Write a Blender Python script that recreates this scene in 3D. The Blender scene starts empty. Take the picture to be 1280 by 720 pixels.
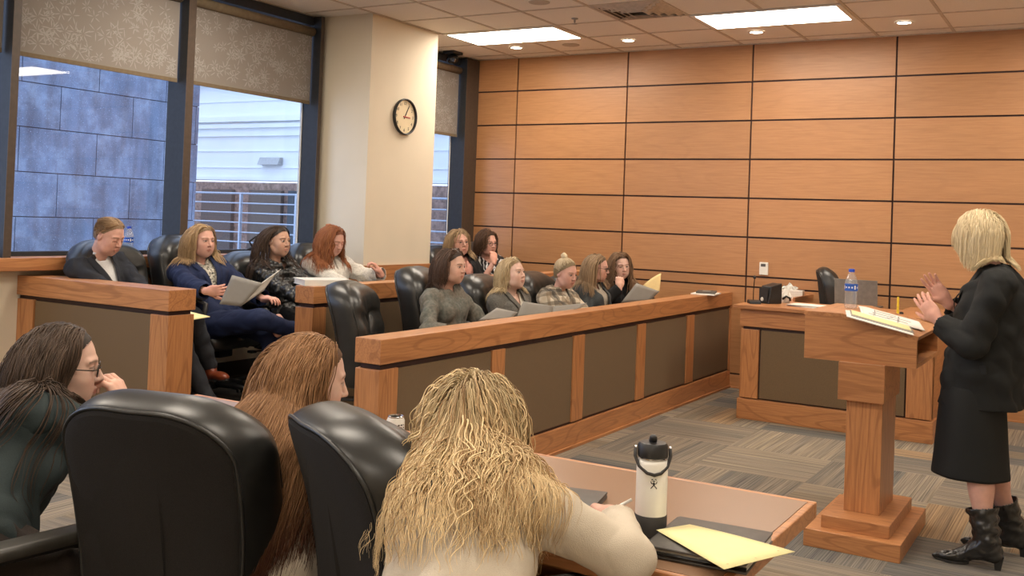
import bpy, bmesh, math, random
import numpy as np
from mathutils import Vector, Matrix
random.seed(7)
C = bpy.context.scene.collection
S = bpy.context.scene
PI = math.pi
# ---------------------------------------------------------------- camera
cam_d = bpy.data.cameras.new('camera'); cam = bpy.data.objects.new('camera', cam_d); C.objects.link(cam); S.camera = cam
_f = Vector((-0.51175939, 0.85895304, 0.01737843)); _r = Vector((0.85882428, 0.51093476, 0.03696661)); _u = Vector((-0.02287334, -0.03384302, 0.99916538))
m = Matrix((( _r.x, _u.x, -_f.x, 4.80931), (_r.y, _u.y, -_f.y, -9.13098), (_r.z, _u.z, -_f.z, 1.495), (0, 0, 0, 1)))
cam.matrix_world = m
cam_d.sensor_fit = 'HORIZONTAL'; cam_d.sensor_width = 36; cam_d.lens = 36 * 1251.9 / 1280
cam_d.shift_x = 0; cam_d.shift_y = -(360 - 252.0) / 1280
cam_d.clip_start = 0.05; cam_d.clip_end = 200
# ---------------------------------------------------------------- world, exposure
S.view_settings.view_transform = 'Standard'; S.view_settings.look = 'None'; S.view_settings.gamma = 1
S.view_settings.use_curve_mapping = False
S.view_settings.exposure = 1.3
S.cycles.use_denoising = True
S.cycles.max_bounces = 8
w = bpy.data.worlds.new('world'); S.world = w; w.use_nodes = True
bg = w.node_tree.nodes['Background']; bg.inputs[0].default_value = (0.58, 0.72, 1.0, 1); bg.inputs[1].default_value = 1.1
PANEL_E = 9.0      # ceiling light diffusers
PANEL_COL = (1.0, 0.885, 0.74)
# ---------------------------------------------------------------- materials
def nt(name):
    m = bpy.data.materials.new(name); m.use_nodes = True
    t = m.node_tree; b = t.nodes['Principled BSDF']; return m, t, b
def N(t, kind, **kw):
    n = t.nodes.new(kind)
    for k, v in kw.items():
        if k in n.inputs.keys(): n.inputs[k].default_value = v
        else: setattr(n, k, v)
    return n
def ramp(t, fac, stops):
    r = t.nodes.new('ShaderNodeValToRGB'); el = r.color_ramp.elements
    while len(el) < len(stops): el.new(0.5)
    for e, (p, c) in zip(el, stops): e.position = p; e.color = (*c, 1)
    t.links.new(fac, r.inputs[0]); return r.outputs[0]
def coords(t, scale=(1, 1, 1), rot=(0, 0, 0), kind='Object'):
    c = t.nodes.new('ShaderNodeTexCoord'); mp = t.nodes.new('ShaderNodeMapping')
    mp.inputs['Scale'].default_value = scale; mp.inputs['Rotation'].default_value = rot
    t.links.new(c.outputs[kind], mp.inputs[0]); return mp.outputs[0]
def noise(t, vec, scale, detail=3, rough=0.5, dist=0):
    n = N(t, 'ShaderNodeTexNoise'); n.inputs['Scale'].default_value = scale; n.inputs['Detail'].default_value = detail
    n.inputs['Roughness'].default_value = rough; n.inputs['Distortion'].default_value = dist
    t.links.new(vec, n.inputs['Vector']); return n.outputs['Fac']
def bump(t, b, h, strength=0.3, dist=0.01):
    n = N(t, 'ShaderNodeBump'); n.inputs['Strength'].default_value = strength; n.inputs['Distance'].default_value = dist
    t.links.new(h, n.inputs['Height']); t.links.new(n.outputs[0], b.inputs['Normal'])
def mixc(t, fac, a, b, mode='MIX'):
    n = t.nodes.new('ShaderNodeMix'); n.data_type = 'RGBA'; n.blend_type = mode
    for s, v in ((n.inputs[0], fac), (n.inputs[6], a), (n.inputs[7], b)):
        if hasattr(v, 'is_output'): t.links.new(v, s)
        elif isinstance(v, (int, float)): s.default_value = v
        else: s.default_value = (*v, 1)
    return n.outputs[2]
def plain(name, col, rough=0.5, metal=0, vary=0.12, scale=30, bmp=0, spec=0.5, coat=0, sheen=0):
    m, t, b = nt(name)
    v = coords(t); n = noise(t, v, scale)
    lo = tuple(c * (1 - vary) for c in col); hi = tuple(min(1, c * (1 + vary)) for c in col)
    t.links.new(ramp(t, n, [(0.3, lo), (0.7, hi)]), b.inputs['Base Color'])
    b.inputs['Roughness'].default_value = rough; b.inputs['Metallic'].default_value = metal
    b.inputs['Specular IOR Level'].default_value = spec; b.inputs['Coat Weight'].default_value = coat
    b.inputs['Sheen Weight'].default_value = sheen
    if bmp: bump(t, b, n, bmp, 0.005)
    return m
def wood(name, axis, base, dark, rough=0.38, fine=1.0, big=1.0, ring=0.42):
    """oak: grain runs along axis"""
    m, t, b = nt(name)
    sc = [1, 1, 1]; sc[axis] = 0.05
    v = coords(t, tuple(s * 1.0 for s in sc))
    sc2 = [1, 1, 1]; sc2[axis] = 0.16
    v2 = coords(t, tuple(sc2))
    n1 = noise(t, v, 90 * fine, 4, 0.65)
    n2 = noise(t, v2, 6 * big, 2, 0.5, 0.4)
    wv = N(t, 'ShaderNodeTexNoise'); wv.inputs['Scale'].default_value = 5 * big; wv.inputs['Detail'].default_value = 1
    t.links.new(v2, wv.inputs['Vector'])
    ms = N(t, 'ShaderNodeMath', operation='MULTIPLY'); ms.inputs[1].default_value = 70; t.links.new(wv.outputs['Fac'], ms.inputs[0])
    sn = N(t, 'ShaderNodeMath', operation='SINE'); t.links.new(ms.outputs[0], sn.inputs[0])
    c1 = ramp(t, n1, [(0.35, dark), (0.62, base)])
    hi = tuple(min(1, c * 1.18) for c in base)
    c2 = ramp(t, n2, [(0.3, base), (0.7, hi)])
    c = mixc(t, 0.5, c1, c2)
    rr = ramp(t, sn.outputs[0], [(0.0, (0, 0, 0)), (0.72, (0, 0, 0)), (0.97, (1, 1, 1))])
    fm = N(t, 'ShaderNodeMath', operation='MULTIPLY'); fm.inputs[1].default_value = ring; t.links.new(rr, fm.inputs[0])
    c = mixc(t, fm.outputs[0], c, dark)
    at = N(t, 'ShaderNodeAttribute', attribute_name='tone')
    on = N(t, 'ShaderNodeMath', operation='ADD'); on.inputs[1].default_value = 1.0; t.links.new(at.outputs['Fac'], on.inputs[0])
    c = mixc(t, 1.0, c, on.outputs[0], 'MULTIPLY')
    t.links.new(c, b.inputs['Base Color'])
    b.inputs['Roughness'].default_value = rough; b.inputs['Coat Weight'].default_value = 0.15; b.inputs['Coat Roughness'].default_value = 0.3
    bump(t, b, n1, 0.08, 0.002)
    return m
OAK = (0.50, 0.225, 0.088); OAKD = (0.235, 0.082, 0.028)
M = {}
for i, ax in enumerate('xyz'): M['oak_' + ax] = wood('oak_' + ax, i, OAK, OAKD)
M['veneer'] = wood('veneer', 0, (0.455, 0.226, 0.098), (0.32, 0.143, 0.057), 0.42, 0.8, 0.6, 0.12)
M['seam'] = plain('seam', (0.035, 0.012, 0.010), 0.6)
M['taupe'] = plain('taupe_fabric', (0.160, 0.105, 0.056), 0.9, scale=400, vary=0.25, bmp=0.2)
M['cream'] = plain('cream_paint', (0.74, 0.66, 0.52), 0.85, vary=0.02, scale=3)
M['white_paint'] = plain('white_paint', (0.75, 0.73, 0.68), 0.8, vary=0.02)
M['tile'] = plain('ceiling_tile', (0.88, 0.83, 0.76), 0.95, vary=0.06, scale=180, bmp=0.3)
M['tbar'] = plain('ceiling_bar', (0.58, 0.50, 0.42), 0.6)
M['frame_side'] = plain('window_frame_metal', (0.028, 0.031, 0.037), 0.55, 0.0, vary=0.1, spec=0.3)
M['frame'] = plain('window_frame_bronze', (0.070, 0.048, 0.034), 0.5, 0.0)
M['leather'] = plain('black_leather', (0.018, 0.018, 0.017), 0.36, vary=0.25, scale=14, spec=0.6)
M['back_fabric'] = plain('chair_back_fabric', (0.012, 0.010, 0.009), 0.95, vary=0.5, scale=500, bmp=0.3)
M['black_plastic'] = plain('black_plastic', (0.014, 0.014, 0.015), 0.4)
M['arm_grey'] = plain('arm_pad', (0.045, 0.042, 0.036), 0.4)
M['black_metal'] = plain('black_metal', (0.02, 0.02, 0.02), 0.3, 0.8)
M['chrome'] = plain('chrome', (0.6, 0.6, 0.6), 0.2, 1.0)
M['gold'] = plain('gold', (0.8, 0.55, 0.2), 0.25, 1.0)
M['shoe_brown'] = plain('brown_leather', (0.20, 0.045, 0.018), 0.3)
M['boot'] = plain('boot_leather', (0.012, 0.012, 0.012), 0.28, spec=0.7)
M['paper'] = plain('paper', (0.80, 0.78, 0.72), 0.8, vary=0.03)
M['paper_grey'] = plain('paper_grey', (0.31, 0.295, 0.265), 0.7, vary=0.03)
M['yellow_paper'] = plain('yellow_paper', (0.86, 0.77, 0.40), 0.8, vary=0.03)
M['manila'] = plain('manila', (0.80, 0.62, 0.30), 0.8, vary=0.03)
M['laptop'] = plain('laptop_grey', (0.10, 0.095, 0.09), 0.45, 0.3)
M['laptop_lid'] = plain('laptop_lid', (0.20, 0.195, 0.18), 0.6, 0.0)
M['white_gloss'] = plain('white_gloss', (0.82, 0.80, 0.74), 0.3, vary=0.02)
M['rubber'] = plain('dark_rubber', (0.03, 0.028, 0.027), 0.6)
M['blue_label'] = plain('blue_label', (0.02, 0.10, 0.48), 0.4)
M['blue_cap'] = plain('blue_cap', (0.02, 0.07, 0.5), 0.4)
M['red'] = plain('red', (0.5, 0.04, 0.03), 0.4)
M['table_top'] = plain('table_laminate', (0.25, 0.145, 0.085), 0.32, vary=0.05, scale=300, spec=0.5)
M['stone'] = None
M['ext_white'] = plain('render_white', (0.78, 0.80, 0.80), 0.9, vary=0.03, scale=2)
M['ext_brown'] = plain('exterior_brown', (0.16, 0.12, 0.10), 0.8)
M['ext_dark'] = plain('exterior_dark', (0.05, 0.06, 0.07), 0.3)
M['rail_grey'] = plain('railing_metal', (0.42, 0.47, 0.55), 0.4, 0.3)
M['lip'] = plain('lip', (0.45, 0.14, 0.11), 0.4)
M['eye_white'] = plain('eye_white', (0.65, 0.62, 0.58), 0.25, vary=0.02)
M['iris'] = plain('iris', (0.03, 0.025, 0.02), 0.2)
M['grey_metal'] = plain('grey_metal', (0.35, 0.35, 0.34), 0.4, 0.5)
M['tv_black'] = plain('black_gloss', (0.01, 0.01, 0.01), 0.15)
def emis(name, col, s):
    m, t, b = nt(name); b.inputs['Base Color'].default_value = (0.8, 0.8, 0.8, 1)
    b.inputs['Emission Color'].default_value = (*col, 1); b.inputs['Emission Strength'].default_value = s; return m
M['panel_light'] = emis('panel_light', PANEL_COL, PANEL_E)
M['down_light'] = emis('down_light', (1, 0.9, 0.75), 12)
def glass(name, tint=(0.95, 0.97, 1.0), rough=0.02, f=1.0, milk=0.0):
    m = bpy.data.materials.new(name); m.use_nodes = True; t = m.node_tree
    for n in list(t.nodes):
        if n.type == 'BSDF_PRINCIPLED': t.nodes.remove(n)
    out = [n for n in t.nodes if n.type == 'OUTPUT_MATERIAL'][0]
    tr = N(t, 'ShaderNodeBsdfTransparent'); tr.inputs[0].default_value = (*tint, 1)
    gl = N(t, 'ShaderNodeBsdfGlossy'); gl.inputs['Roughness'].default_value = rough
    lw_ = N(t, 'ShaderNodeLayerWeight'); lw_.inputs[0].default_value = 0.5
    pw = N(t, 'ShaderNodeMath', operation='POWER'); pw.inputs[1].default_value = 5; t.links.new(lw_.outputs['Facing'], pw.inputs[0])
    mm = N(t, 'ShaderNodeMath', operation='MULTIPLY_ADD'); mm.inputs[1].default_value = 0.9 * f; mm.inputs[2].default_value = 0.035 * f; mm.use_clamp = True; t.links.new(pw.outputs[0], mm.inputs[0])
    mx = N(t, 'ShaderNodeMixShader'); t.links.new(mm.outputs[0], mx.inputs[0]); t.links.new(tr.outputs[0], mx.inputs[1]); t.links.new(gl.outputs[0], mx.inputs[2])
    last = mx.outputs[0]
    if milk:
        df = N(t, 'ShaderNodeBsdfDiffuse'); df.inputs[0].default_value = (0.9, 0.9, 0.9, 1); m2 = N(t, 'ShaderNodeMixShader'); m2.inputs[0].default_value = milk
        t.links.new(last, m2.inputs[1]); t.links.new(df.outputs[0], m2.inputs[2]); last = m2.outputs[0]
    t.links.new(last, out.inputs[0]); return m
M['glass'] = glass('window_glass'); M['clear'] = glass('clear_plastic', (0.95, 0.96, 0.97), 0.08, 2.2, 0.13)
M['lens'] = glass('spectacle_lens', (0.93, 0.93, 0.93), 0.02, 1.0)
def attr_mat(name, attr='col', rough=0.5, sss=0.0, aniso=0, spec=0.5, streak=False, sheen=0, bmp=0, bscale=300):
    m, t, b = nt(name)
    a = N(t, 'ShaderNodeAttribute', attribute_name=attr)
    v = coords(t); n = noise(t, v, 40)
    c = mixc(t, 1.0, a.outputs['Color'], ramp(t, n, [(0.3, (0.9, 0.9, 0.9)), (0.7, (1, 1, 1))]), 'MULTIPLY')
    t.links.new(c, b.inputs['Base Color'])
    b.inputs['Roughness'].default_value = rough; b.inputs['Specular IOR Level'].default_value = spec
    b.inputs['Sheen Weight'].default_value = sheen
    if sss: b.inputs['Subsurface Weight'].default_value = sss; b.inputs['Subsurface Radius'].default_value = (0.012, 0.005, 0.003); b.inputs['Subsurface Scale'].default_value = 1
    if bmp: bump(t, b, noise(t, v, bscale, 4), bmp, 0.003)
    return m
M['skin'] = attr_mat('skin', rough=0.58, sss=0.12, spec=0.3)
M['hair'] = attr_mat('hair', rough=0.55, spec=0.28)
M['carpet'] = None
# ---------------------------------------------------------------- mesh helpers
def link(name, verts, faces, mats, parent=None, smooth=False, fmat=None, loc=None, attrs=None, cattr=None):
    me = bpy.data.meshes.new(name)
    v = np.asarray(verts, dtype=float)
    if loc is None and parent is not None: loc = None
    me.from_pydata(v.tolist() if not isinstance(verts, list) else verts, [], faces if isinstance(faces, list) else faces.tolist())
    if not isinstance(mats, (list, tuple)): mats = [mats]
    for mm in mats: me.materials.append(mm)
    if fmat is not None: me.polygons.foreach_set('material_index', np.asarray(fmat, dtype=np.int32))
    if smooth: me.polygons.foreach_set('use_smooth', np.ones(len(me.polygons), dtype=bool))
    if attrs is not None:
        for k, a in attrs.items():
            at = me.attributes.new(k, 'FLOAT', 'POINT'); at.data.foreach_set('value', np.asarray(a, dtype=np.float32))
    if cattr is not None:
        at = me.color_attributes.new('col', 'FLOAT_COLOR', 'POINT')
        cc = np.ones((len(v), 4), dtype=np.float32); cc[:, :3] = cattr; at.data.foreach_set('color', cc.ravel())
    me.update()
    o = bpy.data.objects.new(name, me); C.objects.link(o)
    if parent is not None: o.parent = parent
    if loc is not None: o.location = loc
    return o
class MB:
    """collects shapes for one mesh"""
    def __init__(s): s.v = []; s.f = []; s.m = []; s.t = []
    def add(s, v, f, mi=0, tone=0.0):
        b = len(s.v); s.v += [tuple(map(float, p)) for p in v]; s.f += [tuple(int(i) + b for i in q) for q in f]; s.m += [mi] * len(f); s.t += [tone] * len(v); return s
    def box(s, x0, y0, z0, x1, y1, z1, mi=0, bev=0.0, tone=0.0, M4=None):
        if x1 < x0: x0, x1 = x1, x0
        if y1 < y0: y0, y1 = y1, y0
        if z1 < z0: z0, z1 = z1, z0
        if bev <= 0:
            v = [(x, y, z) for z in (z0, z1) for y in (y0, y1) for x in (x0, x1)]
            f = [(0, 2, 3, 1), (4, 5, 7, 6), (0, 1, 5, 4), (2, 6, 7, 3), (0, 4, 6, 2), (1, 3, 7, 5)]
        else:
            bm = bmesh.new(); bmesh.ops.create_cube(bm, size=1.0)
            for q in bm.verts: q.co = Vector(((x0 + x1) / 2 + q.co.x * (x1 - x0), (y0 + y1) / 2 + q.co.y * (y1 - y0), (z0 + z1) / 2 + q.co.z * (z1 - z0)))
            bmesh.ops.bevel(bm, geom=bm.edges[:], offset=bev, segments=2, affect='EDGES', profile=0.6)
            bm.verts.index_update(); v = [tuple(q.co) for q in bm.verts]; f = [[q.index for q in ff.verts] for ff in bm.faces]; bm.free()
        if M4 is not None: v = [tuple(M4 @ Vector(q)) for q in v]
        return s.add(v, f, mi, tone)
    def prism(s, poly, axis, a, b, mi=0, tone=0.0):
        """poly of 2D points extruded along axis from a to b"""
        def P(p, h):
            l = list(p); l.insert(axis, h); return tuple(l)
        n = len(poly); v = [P(p, a) for p in poly] + [P(p, b) for p in poly]
        f = [tuple(range(n))[::-1], tuple(range(n, 2 * n))] + [(i, (i + 1) % n, n + (i + 1) % n, n + i) for i in range(n)]
        if axis == 1: f = [tuple(q[::-1]) for q in f]
        return s.add(v, f, mi, tone)
    def lathe(s, prof, c=(0, 0, 0), n=32, mi=0, M4=None, cap=True):
        """prof: list of (r,z)"""
        v = []; f = []
        for r, z in prof:
            for i in range(n): a = 2 * PI * i / n; v.append((c[0] + r * math.cos(a), c[1] + r * math.sin(a), c[2] + z))
        for k in range(len(prof) - 1):
            for i in range(n): j = (i + 1) % n; f.append((k * n + i, k * n + j, (k + 1) * n + j, (k + 1) * n + i))
        if cap: f.append(tuple(range(n))[::-1]); f.append(tuple(range((len(prof) - 1) * n, len(prof) * n)))
        if M4 is not None: v = [tuple(M4 @ Vector(q)) for q in v]
        return s.add(v, f, mi)
    def tube(s, pts, r, n=8, mi=0, closed=False, flat=1.0):
        P = [Vector(p) for p in pts]; k = len(P); R = r if hasattr(r, '__len__') else [r] * k
        v = []; f = []; up = None
        for i in range(k):
            if closed: d = (P[(i + 1) % k] - P[i - 1])
            else: d = P[min(i + 1, k - 1)] - P[max(i - 1, 0)]
            d.normalize()
            if up is None:
                up = Vector((0, 0, 1)) if abs(d.z) < 0.9 else Vector((1, 0, 0))
            a = d.cross(up); a.normalize(); b = a.cross(d); b.normalize(); up = b
            for j in range(n):
                t = 2 * PI * j / n; v.append(tuple(P[i] + a * (R[i] * math.cos(t)) + b * (R[i] * flat * math.sin(t))))
        for i in range(k if closed else k - 1):
            i2 = (i + 1) % k
            for j in range(n): j2 = (j + 1) % n; f.append((i * n + j, i * n + j2, i2 * n + j2, i2 * n + j))
        if not closed: f.append(tuple(range(n))[::-1]); f.append(tuple(range((k - 1) * n, k * n)))
        return s.add(v, f, mi)
    def build(s, name, mats, parent=None, smooth=False, loc=None, recenter=None, bevel=0, subsurf=0, angle=None):
        v = s.v
        if recenter is not None: v = [(a - recenter[0], b - recenter[1], c - recenter[2]) for a, b, c in v]; loc = recenter
        o = link(name, v, s.f, mats, parent, smooth, s.m, loc, attrs={'tone': s.t})
        if bevel:
            md = o.modifiers.new('bevel', 'BEVEL'); md.width = bevel; md.segments = 2; md.limit_method = 'ANGLE'
        if subsurf:
            md = o.modifiers.new('sub', 'SUBSURF'); md.levels = subsurf; md.render_levels = subsurf
        if angle is not None:
            me = o.data; me.polygons.foreach_set('use_smooth', np.ones(len(me.polygons), dtype=bool))
            if hasattr(me, 'set_sharp_from_angle'): me.set_sharp_from_angle(angle=math.radians(angle))
        return o
def tag(o, label=None, cat=None, group=None, kind=None):
    if label: o['label'] = label
    if cat: o['category'] = cat
    if group: o['group'] = group
    if kind: o['kind'] = kind
    return o
def struct(o, kind='structure', label=None, cat=None):
    o['kind'] = kind
    if label: o['label'] = label
    if cat: o['category'] = cat
    return o
def empty(name, loc, rz=0, label=None, cat=None, group=None):
    o = bpy.data.objects.new(name, None); C.objects.link(o); o.location = loc; o.rotation_euler = (0, 0, rz); o.empty_display_size = 0.1
    return tag(o, label, cat, group)
def copy_tree(o, parent=None):
    c = o.copy(); C.objects.link(c)
    if parent is not None: c.parent = parent
    for ch in list(o.children): copy_tree(ch, c)
    return c
# ================================================================ the room
ZC = 3.21; YF = -12.2; XR = 7.4; XW = -1.227; T = 0.61
# floor of carpet planks laid in alternating blocks
def make_carpet():
    m, t, b = nt('carpet')
    a = N(t, 'ShaderNodeAttribute', attribute_name='col')
    uv = N(t, 'ShaderNodeUVMap'); mp = N(t, 'ShaderNodeMapping'); mp.inputs['Scale'].default_value = (0.35, 40, 1); t.links.new(uv.outputs[0], mp.inputs[0])
    n1 = noise(t, mp.outputs[0], 3.5, 4, 0.6)
    mp2 = N(t, 'ShaderNodeMapping'); mp2.inputs['Scale'].default_value = (0.2, 9, 1); t.links.new(uv.outputs[0], mp2.inputs[0])
    n2 = noise(t, mp2.outputs[0], 3, 2, 0.5)
    c = mixc(t, 1.0, a.outputs['Color'], ramp(t, n1, [(0.34, (0.52, 0.52, 0.53)), (0.64, (1.3, 1.28, 1.24))]), 'MULTIPLY')
    c = mixc(t, 1.0, c, ramp(t, n2, [(0.3, (0.75, 0.77, 0.82)), (0.7, (1.18, 1.14, 1.06))]), 'MULTIPLY')
    t.links.new(c, b.inputs['Base Color']); b.inputs['Roughness'].default_value = 0.95; b.inputs['Specular IOR Level'].default_value = 0.1
    bump(t, b, n1, 0.4, 0.004)
    return m
M['carpet'] = make_carpet()
L = 0.6858; n = 3; rnd = random.Random(3)
vv = []; ff = []; cc = []; uvs = []
pal = [tuple(1.42 * q for q in c_) for c_ in [(0.175, 0.150, 0.122), (0.155, 0.137, 0.116), (0.130, 0.120, 0.108), (0.20, 0.172, 0.136), (0.165, 0.137, 0.105), (0.105, 0.102, 0.098), (0.235, 0.168, 0.108), (0.185, 0.160, 0.130)]]
wts = [5, 5, 3, 4, 4, 1.6, 1.0, 4]
def plank(x0, y0, x1, y1, along_x):
    b = len(vv); c = rnd.choices(pal, wts)[0]; vv.extend([(x0, y0, 0), (x1, y0, 0), (x1, y1, 0), (x0, y1, 0)]); ff.append((b, b + 1, b + 2, b + 3)); cc.extend([c] * 4)
    o = rnd.random() * 50; lu = x1 - x0; lv = y1 - y0
    if along_x: uvs.extend([(o, o), (o + lu, o), (o + lu, o + lv), (o, o + lv)])
    else: uvs.extend([(o, o), (o, o + lu), (o + lv, o + lu), (o + lv, o)])
x = -1.5; ix = 0
while x < XR + L:
    y = YF - 0.5; iy = 0
    while y < 0.1:
        ax = (ix + iy) % 2 == 0
        for k in range(n):
            if ax: plank(x, y + k * L / n, x + L, y + (k + 1) * L / n, True)
            else: plank(x + k * L / n, y, x + (k + 1) * L / n, y + L, False)
        y += L; iy += 1
    x += L; ix += 1
vv = [(max(XW - 0.15, min(XR + .1, a)), max(YF - .1, min(0.1, b)), c) for a, b, c in vv]
fl = link('floor', vv, ff, [M['carpet']], cattr=np.array(cc)); struct(fl)
uvl = fl.data.uv_layers.new(name='UVMap'); uvl.data.foreach_set('uv', np.array(uvs, dtype=np.float32).ravel())
fb = MB(); fb.box(XW - .15, YF - .1, -0.12, XR + .1, 0.1, -0.005); struct(fb.build('floor_slab', [M['seam']]))
# raised platform of the back jury row
pf = MB(); pf.box(XW, -5.0, 0.001, 0.27, -0.002, 0.15, 0); struct(pf.build('platform_floor', [plain('platform_carpet', (0.055, 0.046, 0.038), 0.95, scale=200, vary=0.3, bmp=0.4)]))
# ceiling
ce = MB(); ce.box(XW - .15, YF - .1, ZC, XR + .1, 0.1, ZC + 0.1); struct(ce.build('ceiling', [M['tile']]))
tb = MB()
xk = -2
while xk * T < XR:
    tb.box(xk * T - 0.012, YF, ZC - 0.006, xk * T + 0.012, 0, ZC) if xk * T > XW else None; xk += 1
yk = -0.224
while yk > YF:
    tb.box(XW, yk - 0.012, ZC - 0.005, XR, yk + 0.012, ZC); yk -= T
tb.box(XW, -0.03, ZC - 0.007, XR, 0, ZC)
struct(tb.build('trim_1', [M['tbar']]))
# back wall: veneer panels with dark reveals
bw = MB(); bw.box(XW - .15, 0.016, 0, XR + .1, 0.12, ZC, 1)
rows = [2.132 - (k - 3) * 0.36247 for k in range(1, 7)]            # reveal heights, top to bottom
zs = [(rows[0], ZC)] + [(rows[k + 1], rows[k]) for k in range(5)] + [(0.948, rows[5]), (0.13, 0.948), (0.0, 0.13)]
g = 0.008; rnd = random.Random(5)
xs = [XW] + [-0.613 + 1.27116 * k for k in range(0, 7)]
xs[-1] = XR
for zi, (z0, z1) in enumerate(zs):
    for i in range(len(xs) - 1):
        bw.box(xs[i] + (g if i else 0), 0.0, z0 + (g if z0 > 0 else 0), xs[i + 1] - g, 0.016, z1 - (g if z1 < ZC else 0), 0, tone=rnd.uniform(-0.07, 0.07))
struct(bw.build('wall_back', [M['veneer'], M['seam']]))
bb = MB(); bb.box(XW, -0.014, 0, XR, 0.0, 0.012); struct(bb.build('baseboard_back', [M['oak_x']]))
# hidden side of the room
for nm, b6 in (('wall_right', (XR, YF, 0, XR + .1, 0.1, ZC)), ('wall_front', (XW - .15, YF - .1, 0, XR + .1, YF, ZC))):
    q = MB(); q.box(*b6); struct(q.build(nm, [M['cream']]))
# window wall: below the sill, above the sill piers and the pillar
lw = MB()
lw.box(XW - 0.12, YF, 0, XW, 0.0, 1.05)
lw.box(XW - 0.12, YF, 3.19, XW, 0.0, ZC)
lw.box(XW - 0.12, -2.51, 1.05, XW, -1.2, 3.2)
struct(lw.build('wall_left', [M['cream']]))
pl = MB(); pl.box(XW, -2.443, 0.15, -0.626, -1.471, ZC); struct(pl.build('wall_pillar', [M['cream']]))
sl = MB(); sl.box(XW - 0.11, YF, 1.05, XW + 0.135, -2.443, 1.135, bev=0.006); sl.box(XW - 0.11, -1.471, 1.05, XW + 0.135, 0, 1.135, bev=0.006)
struct(sl.build('trim_2', [M['oak_y']]))                                  # window sill
wn = MB()
for y0, y1 in ((-5.0, -2.46), (-1.46, -0.002)): wn.box(XW, y0, 0.84, XW + 0.02, y1, 0.99)
wn.box(-0.626, -2.463, 0.84, -0.606, -1.451, 1.052); wn.box(XW, -2.463, 0.84, -0.606, -2.443, 1.052); wn.box(XW, -1.471, 0.84, -0.606, -1.451, 1.052)
struct(wn.build('trim_3', [M['oak_y']]))
bs = MB(); bs.box(XW, -5.0, 0.15, XW + 0.012, -2.443, 0.27); bs.box(-0.626, -2.455, .15, -0.614, -1.46, .27); struct(bs.build('baseboard_left', [M['rubber']]))
# windows
def window(n, y0, y1, mull, z1=3.195):
    """opening y0..y1; deep frame members (side metal, bronze room face) and pane"""
    x0, x1 = XW - 0.075, XW + 0.12
    fr = MB()
    fr.box(XW - .10, y0, 1.135, XW - .03, y1, 1.165, 0); fr.box(x0, y0, z1 - 0.075, XW + .03, y1, z1, 0)
    for a, b in mull: fr.box(x0, a, 1.135, x1, b, z1, 0); fr.box(x1, a + 0.0, 1.135, x1 + 0.004, b, z1, 1)
    o = fr.build('window_%d' % n, [M['frame_side'], M['frame']]); struct(o)
    gs = MB(); gs.box(XW - 0.072, y0 + .01, 1.15, XW - 0.066, y1 - .01, z1 - 0.03); p = gs.build('pane', [M['glass']], o)
    gk = MB()
    for a, b in mull:
        if b < y1 - 0.01: gk.box(XW - 0.064, b, 1.165, XW - 0.052, b + 0.012, z1 - 0.06)
        if a > y0 + 0.01: gk.box(XW - 0.062, a - 0.010, 1.165, XW - 0.055, a, z1 - 0.06)
    gk.build('gasket', [M['white_gloss'], M['frame_side']], o)
    return o
window(1, -5.379, -4.0, [(-5.379, -5.326)])
window(2, -4.0, -2.443, [(-4.0, -3.931), (-2.55, -2.508)])
window(3, -1.2, 0.0, [(-0.24, 0.0)])
window(4, -6.85, -5.379, [(-6.85, -6.79)])
window(5, YF + .1, -6.85, [(YF + .1, YF + .2), (-9.5, -9.43)])
# roller shades with a pressed leaf pattern
M['shade'] = plain('shade_cloth', (0.25, 0.22, 0.195), 0.9, vary=0.08, scale=500, bmp=0.2)
M['shade_leaf'] = plain('shade_leaf', (0.345, 0.32, 0.295), 0.8, vary=0.05)
M['shade_hem'] = plain('shade_hem', (0.17, 0.125, 0.075), 0.9)
def shade(y0, y1, zb, zt, label, seed, tube=True):
    e = empty('roller_shade', (XW, (y0 + y1) / 2, zb), 0, label, 'roller shade'); x = 0.03; rr = random.Random(seed)
    yc = (y0 + y1) / 2; h = zt - zb
    c = MB(); c.box(x - 0.002, y0 - yc, 0, x, y1 - yc, h, 0)
    area = (y1 - y0) * h; cnt = int(area / 0.0065)
    for _ in range(cnt):
        lx = x + 0.0008 + _ * 4e-6
        cy = rr.uniform(y0 + .03, y1 - .03) - yc; cz = rr.uniform(0.05, h - .02); R0 = rr.uniform(0.045, 0.085); a0 = rr.uniform(0, 6.28); k = rr.choice([5, 6, 7])
        for q in range(k):
            a = a0 + q * 2 * PI / k * 0.92 + rr.uniform(-.12, .12); R = R0 * rr.uniform(0.7, 1.0); wd = 0.0042
            pts = [(0.1, 0), (0.45, wd), (0.75, wd * 0.8), (1.0, 0), (0.75, -wd * 0.8), (0.45, -wd)]
            v = []
            for t_, s_ in pts:
                yy = cy + math.cos(a) * R * t_ - math.sin(a) * s_; zz = cz + math.sin(a) * R * t_ + math.cos(a) * s_
                v.append((lx + q * 5e-7, min(max(yy, y0 - yc + .005), y1 - yc - .005), min(max(zz, 0.03), h)))
            c.add(v, [(0, 1, 2, 3, 4, 5)], 1)
    c.build('cloth', [M['shade'], M['shade_leaf']], e)
    hm = MB(); hm.box(x - 0.006, y0 - yc, -0.012, x + 0.004, y1 - yc, 0.018, bev=0.003); hm.build('hem_bar', [M['shade_hem']], e)
    if tube:
        tu = MB(); tu.tube([(x + 0.01, y0 - yc, h + .02), (x + 0.01, y1 - yc - .004, h + .02)], 0.038, 16); tu.build('roller', [M['shade_hem']], e, smooth=True)
    return e
shade(-5.318, -4.008, 2.435, 3.04, 'beige leaf-patterned roller shade on the large window left of the mullion', 1)
shade(-3.923, -2.56, 2.44, 3.04, 'beige leaf-patterned roller shade on the window beside the pillar', 2)
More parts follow.
